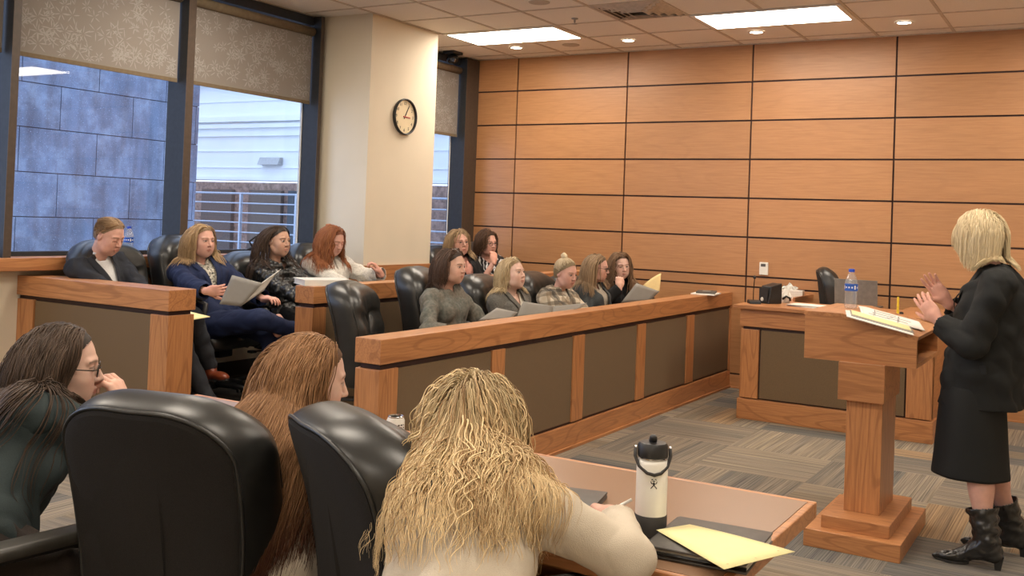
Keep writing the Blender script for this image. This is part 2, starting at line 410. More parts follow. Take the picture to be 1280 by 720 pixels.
shade(-1.18, -0.255, 2.36, 3.04, 'narrow beige roller shade half behind the pillar', 3)
shade(-6.78, -5.39, 2.435, 3.04, 'roller shade cut off by the left edge of the picture', 4)
# outdoors: stone wall and white building
def stone_mat():
    m, t, b = nt('stone_blocks'); v = coords(t)
    n1 = noise(t, v, 2.2, 6, 0.65); n2 = noise(t, v, 55, 3, 0.7); n3 = noise(t, coords(t, (1, 3, 0.6)), 1.4, 4, 0.6)
    c = ramp(t, n1, [(0.32, (0.085, 0.095, 0.13)), (0.5, (0.145, 0.15, 0.19)), (0.66, (0.29, 0.33, 0.40))])
    c = mixc(t, 0.4, c, ramp(t, n3, [(0.35, (0.11, 0.10, 0.125)), (0.65, (0.22, 0.29, 0.42))]))
    sp = ramp(t, n2, [(0.60, (0, 0, 0)), (0.72, (1, 1, 1))]); mu = N(t, 'ShaderNodeMath', operation='MULTIPLY'); mu.inputs[1].default_value = 0.75; t.links.new(sp, mu.inputs[0])
    c = mixc(t, mu.outputs[0], c, (0.5, 0.6, 0.78)); t.links.new(c, b.inputs['Base Color']); b.inputs['Roughness'].default_value = 0.75
    return m
st = MB(); sm = stone_mat(); k = 0; z = -2.98
while z < 6:
    y = -7.0 + (0.6 if k % 2 else 0.0)
    while y < 2.05:
        ya, yb = y, min(y + 1.205, 2.1); st.box(-8.1, ya + 0.006, z + .006, -7.8, yb - 0.006, z + 0.609 - .006, 0); y += 1.205
    z += 0.609; k += 1
st.box(-8.2, -7, -3, -7.82, 2.08, 6.1, 1)
so = st.build('stone_wall_building', [sm, M['seam']]); tag(so, 'grey-blue stone block building outside the left window', 'building')
bd = empty('white_building', (-9, 5, -3), 0, 'white rendered building with balcony outside the windows, right of the stone one', 'building')
def chl(mb, name, mats, parent, base, **kw):
    mb.v = [(a - base[0], b - base[1], c - base[2]) for a, b, c in mb.v]; return mb.build(name, mats, parent, **kw)
B0 = (-9, 5, -3)
f1 = MB(); f1.box(-16, 5, 2.06, -2.5, 5.4, 7.5); 
chl(f1, 'upper_wall', [M['ext_white']], bd, B0)
f2 = MB()
for z0, z1, d in ((3.20, 3.30, .10), (3.08, 3.16, .07), (2.92, 2.97, .05), (3.95, 4.1, .14), (2.06, 2.12, .04), (2.62, 2.64, .02), (3.6, 3.62, .02), (2.30, 2.315, .02)): f2.box(-16, 5 - d, z0, -2.5, 5, z1)
chl(f2, 'cornice', [M['ext_white']], bd, B0)
f3 = MB(); f3.box(-16, 6.1, -3, -2.5, 6.3, 2.06); chl(f3, 'lower_wall', [plain('brick_brown', (0.36, 0.24, 0.19), 0.9, vary=0.35, scale=14)], bd, B0)
for xx in (-12.0, -10.6, -9.5, -8.4, -5.6, -4.2):
    f4 = MB(); f4.box(xx, 6.0, 0.2, xx + 0.9, 6.1, 1.9); chl(f4, 'shop_window', [M['ext_dark'] if int(xx * 10) % 2 else M['ext_brown']], bd, B0)
f6 = MB(); f6.box(-16, 5.0, -0.4, -2.5, 6.1, -0.1); chl(f6, 'balcony_slab', [M['ext_white']], bd, B0)
f5 = MB()
for k in range(9): f5.tube([(-16, 5.02, 1.80 - k * 0.19), (-2.5, 5.02, 1.80 - k * 0.19)], 0.022 if k == 0 else 0.016, 6)
for k in range(10): f5.box(-15.6 + k * 1.45 - .02, 4.99, -0.1, -15.6 + k * 1.45 + .02, 5.05, 1.8)
chl(f5, 'railing', [M['rail_grey']], bd, B0)
f7 = MB(); f7.prism([(4.86, 2.36), (5.0, 2.36), (5.0, 2.50), (4.92, 2.50)], 0, -9.25, -8.72); chl(f7, 'wall_lamp', [M['grey_metal']], bd, B0)
gr = MB(); gr.box(-20, -12, -3.1, -1.6, 12, -3.0); struct(gr.build('ground', [M['ext_brown']]))
# ceiling fixtures
def troffer(x0, y0, lab):
    e = empty('ceiling_light', (x0 + T, y0 - T / 2, ZC), 0, lab, 'ceiling light', 'recessed ceiling light panels')
    a = MB(); w2, h2 = T - 0.05, T / 2 - 0.03
    a.box(-w2, -h2, -0.012, w2, h2, -0.008); a.build('diffuser', [M['panel_light']], e)
    b = MB(); W, H = T - .012, T / 2 - .012
    b.box(-W, -H, -0.014, W, -h2, -0.002); b.box(-W, h2, -0.014, W, H, -0.002); b.box(-W, -h2, -0.014, -w2, h2, -0.002); b.box(w2, -h2, -0.014, W, h2, -0.002)
    b.build('frame', [M['white_gloss']], e)
LX = [-T, 3 * T, 7 * T]
names = {(0, 0): 'rectangular light panel in the ceiling near the pillar', (0, 1): 'rectangular light panel in the ceiling, the larger bright one right of the vent'}
for r, yy in enumerate((-0.834, -0.834 - 5 * T, -0.834 - 10 * T, -0.834 - 15 * T)):
    for q, xx in enumerate(LX):
        troffer(xx, yy, names.get((r, q), ['ceiling light panel nearest the panelled wall', 'ceiling light panel in the second row from the panelled wall', 'ceiling light panel in the third row from the panelled wall', 'ceiling light panel in the last row, behind the viewer'][r] + [', window side', ', mid room', ', right side'][q]))
dl = None; side = ['leftmost, beside the pillar', 'second from the left, left of the vent and under the sprinkler', 'third from the left, below the larger light panel', 'rightmost, over the speaker']
for k, xx in enumerate((-0.304, 0.913, 2.131, 3.350)):
    e = empty('downlight', (xx, -0.575, ZC), 0, 'small round ceiling downlight, ' + side[k], 'downlight', 'round ceiling downlights')
    a = MB(); a.lathe([(0.052, -0.006), (0.052, -0.002)], n=24); a.build('lamp', [M['down_light']], e)
    b = MB(); b.lathe([(0.053, -0.004), (0.056, -0.010), (0.070, -0.008), (0.073, -0.001)], n=24, cap=False); b.build('ring', [M['white_gloss']], e, smooth=True)
e = empty('ceiling_vent', (2.5 * T, -1.444 - T / 2 , ZC), 0, 'square louvred air vent in the ceiling between the two light panels', 'air vent')
a = MB()
for k, (s1, s2, zz) in enumerate(((0.29, 0.25, -0.004), (0.235, 0.19, -0.010), (0.175, 0.13, -0.016), (0.115, 0.07, -0.020))):
    for sx in (-1, 1):
        a.prism([(sx * s1, -0.001), (sx * s2, zz - .012), (sx * (s2 - .006), zz - 0.010), (sx * (s1 - .006), -0.001)], 1, -s1, s1)
        a.prism([(sx * s1, -0.001), (sx * s2, zz - .012), (sx * (s2 - .006), zz - 0.010), (sx * (s1 - .006), -0.001)], 0, -s1, s1)
a.build('louvre', [M['tbar']], e); b = MB(); b.box(-.28, -.28, -0.003, .28, .28, -0.001); b.build('backing', [M['ext_brown']], e)
e = empty('fire_sprinkler', (0.895, -1.636, ZC), 0, 'small ceiling sprinkler head between the left light panel and the vent', 'sprinkler')
a = MB(); a.lathe([(0.03, 0), (0.028, -0.006), (0.010, -0.010), (0.008, -0.035)], n=16); a.build('body', [M['grey_metal']], e, smooth=True)
b = MB(); b.lathe([(0.004, -0.03), (0.004, -0.045), (0.022, -0.046), (0.022, -0.049)], n=16); b.build('deflector', [M['grey_metal']], e)
for (xx, yy, lb) in ((0.921, -2.30, 'round speaker grille in the ceiling at the top edge of the picture'), (0.28, -0.522, 'round speaker grille in the ceiling behind the left light panel')):
    a = MB(); a.lathe([(0.085, 0), (0.085, -0.004), (0.078, -0.007), (0.0, -0.007)], c=(0, 0, 0), n=32); o = a.build('ceiling_speaker', [plain('grille', (0.55, 0.49, 0.42), 0.9, scale=900, vary=0.2)], loc=(xx, yy, ZC), smooth=False); tag(o, lb, 'ceiling speaker', 'ceiling speakers')
e = empty('ceiling_camera', (-1.08, -0.56, ZC), 0, 'black dome camera on a bracket under the ceiling by the far window', 'camera')
a = MB(); a.box(-.07, -.09, -0.03, .07, .09, 0, bev=.008); a.build('bracket', [M['black_plastic']], e)
b = MB(); b.lathe([(0.02, -.03), (0.055, -.045), (0.062, -.075), (0.055, -.105), (0.03, -.125), (0.001, -.13)], n=20); b.build('housing', [M['tv_black']], e, smooth=True)
b = MB(); b.lathe([(0.022, -.0), (0.022, .02)], n=16, M4=Matrix.Translation((0.05, -0.04, -0.095)) @ Matrix.Rotation(PI / 2, 4, 'X')); b.build('lens', [M['chrome']], e)
# clock on the pillar
e = empty('wall_clock', (-0.626, -1.957, 2.372), 0, 'round wall clock with a cream face on the cream pillar', 'clock')
RX = Matrix.Rotation(PI / 2, 4, 'Y')
a = MB(); a.lathe([(0.150, 0.0), (0.150, 0.012), (0.001, 0.012)], n=48, M4=RX); a.build('face', [plain('clock_face', (0.78, 0.66, 0.44), 0.5, vary=0.02)], e)
a = MB(); a.lathe([(0.158, 0.0), (0.163, 0.02), (0.160, 0.035), (0.150, 0.03), (0.148, 0.014)], n=48, M4=RX, cap=False); a.build('rim', [M['black_plastic']], e, smooth=True)
def text_mesh(txt, size, mat, parent, loc, rot, name, ext=0.0006, align='CENTER'):
    cu = bpy.data.curves.new(name, 'FONT'); cu.body = txt; cu.size = size; cu.align_x = align; cu.align_y = 'CENTER'; cu.extrude = ext
    o = bpy.data.objects.new(name, cu); C.objects.link(o); dg = bpy.context.evaluated_depsgraph_get(); me = bpy.data.meshes.new_from_object(o.evaluated_get(dg))
    bpy.data.objects.remove(o); me.materials.clear(); me.materials.append(mat); q = bpy.data.objects.new(name, me); C.objects.link(q)
    q.parent = parent; q.location = loc; q.rotation_euler = rot; return q
for k in range(1, 13):
    an = PI / 2 - k * PI / 6
    text_mesh(str(k), 0.038, M['black_plastic'], e, (0.0128, 0.120 * math.cos(an), 0.120 * math.sin(an)), (PI / 2, 0, PI / 2), 'numeral')
for an, ln, wd in ((PI / 2 - 2 * PI * (1 / 12) * 1.0, 0.115, 0.004), (PI / 2 - 2 * PI * (3.1 / 12), 0.075, 0.006)):
    a = MB(); dy, dz = math.cos(an), math.sin(an)
    a.tube([(0.016, -dy * .02, -dz * .02), (0.016, dy * ln, dz * ln)], wd, 6); a.build('clock_hand', [M['red'] if ln < .08 else M['black_plastic']], e)
# thermostat on the panel wall
e = empty('thermostat', (2.098, 0.0, 1.125), 0, 'small white wall thermostat with grey display above the desk', 'thermostat')
a = MB(); a.box(-.040, -.022, -.058, .040, 0, .058, bev=.004); a.build('case', [M['white_gloss']], e)
a = MB(); a.box(-.026, -.0235, .018, .018, -.021, .044); a.build('display', [M['laptop']], e)

# ================================================================ millwork
def oak_part(name, b6, axis, e, org, bev=0.004, mat=None):
    a = MB(); x0, y0, z0, x1, y1, z1 = b6
    a.box(x0 - org[0], y0 - org[1], z0 - org[2], x1 - org[0], y1 - org[1], z1 - org[2], bev=bev, tone=random.uniform(-.06, .06)); return a.build(name, [mat or M['oak_' + axis]], e)
# front jury rail, x 1.65..1.80, y -5.27..0
O = (1.72, -5.27, 0)
e = empty('jury_box_front_rail', O, 0, 'long oak partition with five fabric panels in front of the front jury row', 'partition')
oak_part('cap_rail', (1.646, -5.275, 0.765, 1.806, 0, 0.888), 'y', e, O)
oak_part('reveal', (1.665, -5.25, 0.738, 1.785, 0, 0.766), 'y', e, O, 0, M['seam'])
oak_part('base', (1.65, -5.27, 0.0, 1.806, 0, 0.158), 'y', e, O)
oak_part('shoe_molding', (1.80, -5.27, 0.0, 1.818, -0.002, 0.02), 'y', e, O, 0.003)
oak_part('core', (1.66, -5.25, 0.158, 1.782, 0, 0.74), 'y', e, O, 0, M['seam'])
oak_part('back_panel', (1.650, -5.25, 0.158, 1.661, 0, 0.74), 'y', e, O, 0, M['oak_y'])
posts = [(-5.27, -5.12), (-4.233, -4.09), (-3.212, -3.05), (-2.164, -2.01), (-1.133, -0.965), (-0.03, 0)]
for k, (a_, b_) in enumerate(posts): oak_part('post', ((1.648 if k == 0 else 1.70), a_, 0.170, 1.80, b_, 0.738), 'z', e, O, 0.003)
for k in range(5): oak_part('fabric_panel', (1.77, posts[k][1] + 0.008, 0.175, 1.792, posts[k + 1][0] - 0.004, 0.733), 'z', e, O, 0.002, M['taupe'])
# divider between the two rows
O = (0.345, -4.22, 0)
e = empty('jury_box_divider_rail', O, 0, 'oak partition between the two jury rows, its near end beside the empty chair', 'partition')
oak_part('cap_rail', (0.268, -4.225, 0.90, 0.428, 0, 1.012), 'y', e, O)
oak_part('reveal', (0.285, -4.20, 0.875, 0.41, 0, 0.902), 'y', e, O, 0, M['seam'])
oak_part('base', (0.272, -4.22, 0.0, 0.424, 0, 0.16), 'y', e, O)
oak_part('core', (0.30, -4.2, 0.16, 0.40, 0, 0.876), 'y', e, O, 0, M['seam'])
posts2 = [(-4.22, -4.09), (-3.15, -3.0), (-2.1, -1.95), (-1.05, -.90), (-0.03, 0)]
for k, (a_, b_) in enumerate(posts2): oak_part('post', ((0.270 if k == 0 else 0.33), a_, 0.165, 0.42, b_, 0.873), 'z', e, O, 0.003)
for k in range(4): oak_part('fabric_panel', (0.395, posts2[k][1] + 0.006, 0.17, 0.413, posts2[k + 1][0] - 0.004, 0.87), 'z', e, O, 0.002, M['taupe'])
# side panel at the near end of the back row
O = (-0.5, -5.10, 0)
e = empty('jury_box_side_rail', O, 0, 'short oak partition with one wide fabric panel, meeting the window wall at left', 'partition')
oak_part('cap_rail', (XW, -5.195, 0.892, 0.205, -4.995, 1.015), 'x', e, O)
oak_part('reveal', (XW, -5.17, 0.868, 0.18, -5.01, 0.893), 'x', e, O, 0, M['seam'])
oak_part('base', (XW, -5.19, 0, 0.20, -5.0, 0.158), 'x', e, O)
oak_part('core', (XW, -5.165, 0.158, 0.18, -5.01, 0.870), 'x', e, O, 0, M['seam'])
oak_part('post', (XW, -5.187, 0.165, -1.062, -5.02, 0.867), 'z', e, O, 0.003)
oak_part('post', (0.045, -5.187, 0.165, 0.20, -5.0, 0.867), 'z', e, O, 0.003)
oak_part('fabric_panel', (-1.056, -5.175, 0.17, 0.037, -5.16, 0.862), 'z', e, O, 0.002, M['taupe'])
# clerk's desk by the panel wall
O = (3.0, -1.0, 0)
e = empty('clerk_desk', O, 0, 'oak desk with a taupe fabric front standing by the panelled wall behind the lectern', 'desk')
a = MB(); a.prism([(2.29, -1.445), (3.79, -1.445), (3.79, -0.30), (3.42, -0.30), (3.42, -0.70), (2.56, -0.70), (2.56, -0.03), (2.29, -0.03)], 2, 0.860, 0.890)
a.v = [(p[0] - O[0], p[1] - O[1], p[2]) for p in a.v]; a.build('desktop', [M['oak_x']], e, bevel=0.004)
oak_part('apron', (2.335, -1.405, 0.722, 3.755, -1.37, 0.86), 'x', e, O)
oak_part('reveal', (2.36, -1.385, 0.70, 3.74, -1.36, 0.722), 'x', e, O, 0, M['seam'])
oak_part('plinth', (2.335, -1.42, 0, 3.77, -1.2, 0.158), 'x', e, O)
oak_part('plinth', (2.335, -1.2, 0, 2.40, -0.06, 0.158), 'y', e, O)
oak_part('core', (2.37, -1.375, 0.158, 3.74, -1.33, 0.72), 'x', e, O, 0, M['seam'])
oak_part('post', (2.345, -1.40, 0.165, 2.49, -1.33, 0.70), 'z', e, O, 0.003)
oak_part('post', (3.58, -1.40, 0.165, 3.755, -1.33, 0.70), 'z', e, O, 0.003)
oak_part('fabric_panel', (2.503, -1.392, 0.17, 3.568, -1.37, 0.698), 'z', e, O, 0.002, M['taupe'])
oak_part('side_panel', (2.345, -1.37, 0.158, 2.375, -0.06, 0.86), 'y', e, O)
oak_part('side_panel', (3.72, -1.37, 0.0, 3.755, -0.35, 0.86), 'y', e, O)
oak_part('backsplash', (2.545, -0.66, 0.890, 2.565, -0.05, 0.925), 'y', e, O)
# lectern
O = (3.82, -3.92, 0)
e = empty('lectern', O, 0, 'oak pedestal lectern with a stepped base and open shelf, in front of the standing speaker', 'lectern')
LY0, LY1 = -4.087, -3.394
oak_part('base', (3.60, -4.288, 0, 4.035, -3.545, 0.082), 'x', e, O, 0.003)
oak_part('base_step', (3.665, -4.225, 0.082, 3.975, -3.61, 0.142), 'x', e, O, 0.003)
oak_part('column', (3.735, -4.075, 0.142, 3.902, -3.72, 0.68), 'z', e, O, 0.003)
oak_part('collar', (3.70, -4.118, 0.68, 3.915, -3.70, 0.862), 'x', e, O, 0.003)
a = MB(); z0 = 0.860
prof = [(3.525, z0), (4.05, z0), (4.05, 1.012), (3.705, 1.094), (3.525, 1.094)]
t_ = 0.022
def side(y0, y1):
    a.prism([(p - O[0], q) for p, q in prof], 1, y0 - O[1], y1 - O[1])
side(LY0, LY0 + t_); a.build('side_board', [M['oak_x']], e, bevel=0.002)
a = MB(); side(LY1 - t_, LY1); a.build('side_board', [M['oak_x']], e, bevel=0.002)
a = MB(); a.box(3.525 - O[0], LY0 + t_ - O[1], z0, 4.05 - O[0], LY1 - t_ - O[1], z0 + 0.02); a.build('shelf', [M['oak_x']], e)
a = MB(); a.box(3.525 - O[0], LY0 + t_ - O[1], z0, 3.547 - O[0], LY1 - t_ - O[1], 1.08); a.build('front_board', [M['oak_y']], e)
a = MB(); a.prism([(3.52 - O[0], 1.094), (3.706 - O[0], 1.094), (4.058 - O[0], 1.012), (4.052 - O[0], 0.992), (3.704 - O[0], 1.074), (3.52 - O[0], 1.074)], 1, LY0 - O[1] - .001, LY1 - O[1] + .001); a.build('top_board', [M['oak_y']], e, bevel=0.002)
# counsel table in the foreground
O = (3.0, -6.7, 0)
e = empty('counsel_table', O, 0, 'long brown-topped table with oak edging in the foreground, people seated along it', 'table')
TX0, TX1, TY0, TY1 = 1.7, 4.14, -7.10, -6.31
a = MB(); a.box(TX0 + .022 - O[0], TY0 + .022 - O[1], 0.722, TX1 - .022 - O[0], TY1 - .022 - O[1], 0.750); a.build('tabletop', [M['table_top']], e)
a = MB()
for b6 in ((TX0, TY0, TX1, TY0 + .022), (TX0, TY1 - .022, TX1, TY1), (TX0, TY0 + .022, TX0 + .022, TY1 - .022), (TX1 - .022, TY0 + .022, TX1, TY1 - .022)): a.box(b6[0] - O[0], b6[1] - O[1], 0.706, b6[2] - O[0], b6[3] - O[1], 0.7505, bev=0.005)
a.build('edge_band', [M['oak_x']], e)
for xx in (2.0, 3.8):
    a = MB(); a.box(xx - .03 - O[0], -6.98 - O[1], 0.03, xx + .03 - O[0], -6.43 - O[1], 0.722, bev=.004); a.build('leg', [M['oak_z']], e)
    a = MB(); a.box(xx - .06 - O[0], -7.05 - O[1], 0.0, xx + .06 - O[0], -6.36 - O[1], 0.035, bev=.004); a.build('foot', [M['oak_y']], e)
a = MB(); a.box(2.03 - O[0], -6.68 - O[1], 0.35, 3.77 - O[0], -6.65 - O[1], 0.722); a.build('modesty_panel', [M['oak_x']], e)
# ================================================================ chairs
def outline(w, h, rt, rb, n=10):
    """tombstone outline in (y,z): width w (slightly waisted), height h, top radius rt, bottom radius rb"""
    pts = []
    def arc(cy, cz, r, a0, a1, sy=1.0):
        for i in range(n + 1): a = a0 + (a1 - a0) * i / n; pts.append((cy + r * sy * math.cos(a), cz + r * math.sin(a)))
    hw = w / 2
    arc(hw - rb, rb, rb, -PI / 2, 0); arc(hw - rt, h - rt * 0.72, rt, 0, PI / 2)
    k = len(pts)
    pts2 = [(y, z if z < h - rt * 0.72 else h - rt * 0.72 + (z - (h - rt * .72)) * .72) for y, z in pts]
    left = [(-y, z) for y, z in pts2[::-1]]
    P = pts2 + left
    # densify the straight sides
    out = []
    for i in range(len(P)):
        a = P[i]; b = P[(i + 1) % len(P)]; d = math.hypot(a[0] - b[0], a[1] - b[1]); m_ = max(1, int(d / 0.05))
        if d < 1e-5: continue
        for j in range(m_): out.append((a[0] + (b[0] - a[0]) * j / m_, a[1] + (b[1] - a[1]) * j / m_))
    return out
def slab(pts, layers, cz, fold=None, bend=None):
    """layers: (x, inset, fillet) rings; returns verts, faces closed on both ends"""
    P = np.array(pts); ctr_z = np.clip(P[:, 1], cz[0], cz[1]); ctr = np.stack([P[:, 0] * 0.15, ctr_z], 1)
    D = ctr - P; Dn = D / (np.linalg.norm(D, axis=1, keepdims=True) + 1e-9); ln = np.linalg.norm(D, axis=1, keepdims=True)
    V = []; F = []; n = len(pts)
    for x, ins in layers:
        Q = P + Dn * np.minimum(ins, ln * 0.96)
        for q in Q:
            xx = x
            if fold is not None: xx = x + fold(x, q[0], q[1])
            V.append((xx, q[0], q[1]))
    for k in range(len(layers) - 1):
        for i in range(n): j = (i + 1) % n; F.append((k * n + i, k * n + j, (k + 1) * n + j, (k + 1) * n + i))
    F.append(tuple(range(n))[::-1]); F.append(tuple(range((len(layers) - 1) * n, len(layers) * n)))
    if bend is not None: V = [bend(*v) for v in V]
    return V, F
def make_chair(loc, rz, label, group, S=1.0):
    e = empty('office_chair', loc, rz, label, 'chair', group)
    BW, BH = 0.53, 0.62
    pts = outline(BW, BH, 0.20, 0.07)
    def bend(x, y, z):
        t = z / BH; x2 = x - 0.375 - 0.12 * t - 0.04 * math.sin(t * PI) * -1 + 0.10 * (abs(y) / (BW / 2)) ** 2 * (0.4)
        return (x2, y * (0.88 + 0.13 * math.sin(min(1, t * 1.15) * PI * .62)), 0.43 + z)
    def fold(x, y, z):
        if x < 0.11: return 0
        f = (x - 0.11) / 0.07; f = min(1, f)
        c = 0.0
        for zz, a in ((0.42, 0.028), (0.27, 0.022), (0.14, 0.02)):
            c -= a * math.exp(-((z - zz - 0.012 * math.sin(y * 20)) / 0.016) ** 2)
        c += 0.022 * math.exp(-((z - .56) / .07) ** 2) + 0.006 * math.sin(y * 60 + z * 40) * math.exp(-((z - .3) / .2) ** 2)
        return c * f
    lay = [(0.004, 0.08), (0.0, 0.036), (0.006, 0.026), (0.03, 0.012), (0.08, -0.004), (0.125, -0.004), (0.142, 0.004), (0.146, 0.010), (0.16, 0.014), (0.185, 0.032), (0.198, 0.055), (0.205, 0.085), (0.206, 0.115), (0.206, 0.14), (0.204, 0.17), (0.202, 0.2), (0.20, 0.23)]
    v, f = slab(pts, lay, (0.16, BH - 0.2), fold, bend)
    mb = MB(); mb.add(v, f); o = mb.build('backrest', [M['leather']], e, smooth=True, subsurf=1)
    v, f = slab(pts, [(-0.008, 0.23), (-0.008, 0.17), (-0.008, 0.11), (-0.008, 0.07), (-0.006, 0.045), (0.0, 0.034), (0.004, 0.036)], (0.16, BH - 0.2), None, bend)
    mb = MB(); mb.add(v, f); mb.build('back_panel', [M['back_fabric']], e, angle=25)
    mb = MB()
    for xx, ins, rr in ((0.004, 0.028, 0.0055), (0.145, 0.008, 0.003)):
        P = np.array(pts); cz = np.clip(P[:, 1], .16, BH - .2); D = np.stack([P[:, 0] * .15, cz], 1) - P; D /= np.linalg.norm(D, axis=1, keepdims=True); Q = P + D * ins
        mb.tube([bend(xx, q[0], q[1]) for q in Q], rr, 6, closed=True)
    mb.build('piping', [M['leather']], e, smooth=True)
    # seat
    sp = outline(0.52, 0.50, 0.10, 0.12)
    P = [(y, z - 0.25) for y, z in sp]
    lay = [(0.0, 0.05), (0.0, 0.01), (0.02, -0.004), (0.05, -0.008), (0.08, 0.0), (0.10, 0.03), (0.11, 0.07), (0.108, 0.14), (0.105, 0.2)]
    v, f = slab(P, lay, (-0.08, 0.08))
    v = [(z + 0.0, y, 0.355 + x - (max(0, z - .15) ** 2) * 1.2) for x, y, z in v]
    mb = MB(); mb.add(v, [q[::-1] for q in f]); mb.build('seat', [M['leather']], e, smooth=True, subsurf=1)
    mb = MB(); mb.box(-.2, -.19, .335, .18, .19, .36, bev=.008); mb.box(-.09, -.07, .28, .12, .07, .34, bev=.01); mb.tube([(0.02, -.05, .31), (0.02, -.27, .315)], .006, 6); mb.box(0, -.30, .305, .05, -.25, .325, bev=.005)
    mb.box(-.40, -.05, .33, -.18, .05, .345, bev=.004); mb.tube([(-.38, 0, .34), (-.43, 0, .40), (-.43, 0, .56)], .022, 6)
    mb.build('mechanism', [M['black_plastic']], e)
    for s in (-1, 1):
        mb = MB(); y = s * 0.285
        mb.tube([(-.10, s * .2, .345), (-.10, y, .36), (-.13, y, .50), (-.17, y, .635), (-.10, y, .665), (.08, y, .665), (.17, y, .64), (.15, y, .50), (.08, y, .36), (.08, s * .2, .345)], .0165, 8, flat=1.3)
        ar = mb.build('armrest', [M['black_plastic']], e, smooth=True)
        mb = MB(); mb.box(-.17, y - .038, .665, .16, y + .038, .70, bev=.014); mb.build('arm_pad', [M['arm_grey']], ar, angle=60)
    mb = MB(); mb.lathe([(0.028, .10), (0.028, .22), (0.018, .22), (0.018, .29)], n=16); mb.build('column', [M['black_metal']], e)
    mb = MB(); mb.lathe([(0.045, .07), (0.045, .12), (0.03, .13)], n=16)
    for k in range(5):
        a = k * 2 * PI / 5 + .3; mb.tube([(0.03 * math.cos(a), 0.03 * math.sin(a), .10), (.2 * math.cos(a), .2 * math.sin(a), .092), (.31 * math.cos(a), .31 * math.sin(a), .070)], [.024, .020, .014], 8)
    mb.build('star_base', [M['black_plastic']], e, smooth=True)
    for k in range(5):
        a = k * 2 * PI / 5 + .3; cx, cy = .30 * math.cos(a), .30 * math.sin(a); mb = MB()
        for s in (-1, 1):
            R_ = Matrix.Translation((cx, cy, .027)) @ Matrix.Rotation(a + .6, 4, 'Z') @ Matrix.Rotation(PI / 2, 4, 'X')
            mb.lathe([(0.022, s * .014 - .008), (0.026, s * .014 - .005), (0.026, s * .014 + .005), (0.022, s * .014 + .008)], n=14, M4=R_)
        mb.tube([(cx, cy, .03), (cx, cy, .065)], .007, 6); mb.build('caster', [M['black_plastic']], e)
    return e
PLAT = 0.15
chairs = [
 (1.09, -4.13, 0, 24, 'empty black leather office chair at the near end of the front jury row', 1.02),
 (1.10, -3.46, 0, 14, 'black leather office chair under the woman in the grey-green dress', 1.09),
 (1.12, -2.74, 0, 4, 'black leather office chair under the blonde woman in a grey blazer', 1.02),
 (1.12, -1.98, 0, 0, 'black leather office chair under the woman in the plaid shirt', 1.02),
 (1.13, -1.38, 0, -3, 'black leather office chair under the woman in glasses and a slate cardigan', .98),
 (1.10, -.74, 0, -8, 'black leather chair at the far end of the front jury row by the panelled wall', .98),
 (-0.60, -4.76, PLAT, 0, 'black leather office chair under the man in the dark suit', 1.05),
 (-0.60, -4.10, PLAT, 6, 'black leather office chair under the woman in the navy blazer', 1.085),
 (-0.56, -3.50, PLAT, -2, 'black leather office chair under the woman in the black puffer jacket', .97),
 (-0.44, -2.92, PLAT, 0, 'black leather office chair under the red-haired woman in white', 1.035),
 (-0.46, -1.10, PLAT, 0, 'black leather office chair under the woman with fringe in the back row behind the pillar', 1.01),
 (-0.44, -0.48, PLAT, -5, 'black leather office chair in the far corner of the back row', 1.04),
]
ch0 = None
def place_chair(x, y, z, deg, label, sz, group):
    global ch0
    if ch0 is None: ch0 = make_chair((x, y, z), math.radians(deg), label, group); ch0.scale = (1, 1, sz); return ch0
    c = copy_tree(ch0); c.location = (x, y, z); c.rotation_euler = (0, 0, math.radians(deg)); c['label'] = label; c['group'] = group; c.scale = (1, 1, sz); return c
for c in chairs: place_chair(*c, 'office chairs of the jury box')
place_chair(2.79, -7.13, 0, 103, 'large black office chair in the foreground, its fabric back turned to the viewer', 1.0, 'office chairs at the counsel table')
place_chair(3.52, -7.025, 0, 60, 'black office chair in the foreground seen edge-on, left of the curly blonde woman', 1.0, 'office chairs at the counsel table')
place_chair(2.30, -7.56, 0, 84, 'office chair of the woman in dark green at the left edge', .97, 'office chairs at the counsel table')
place_chair(0.80, -6.75, 0, 20, 'office chair cut off by the left edge of the picture', 1.0, 'office chairs at the counsel table')
c = place_chair(3.02, -0.42, 0.0, 18, 'slim black leather chair behind the desk, its back showing above the laptop', 1.0, 'office chair at the clerk desk'); c.scale = (0.70, 0.74, 1.13)

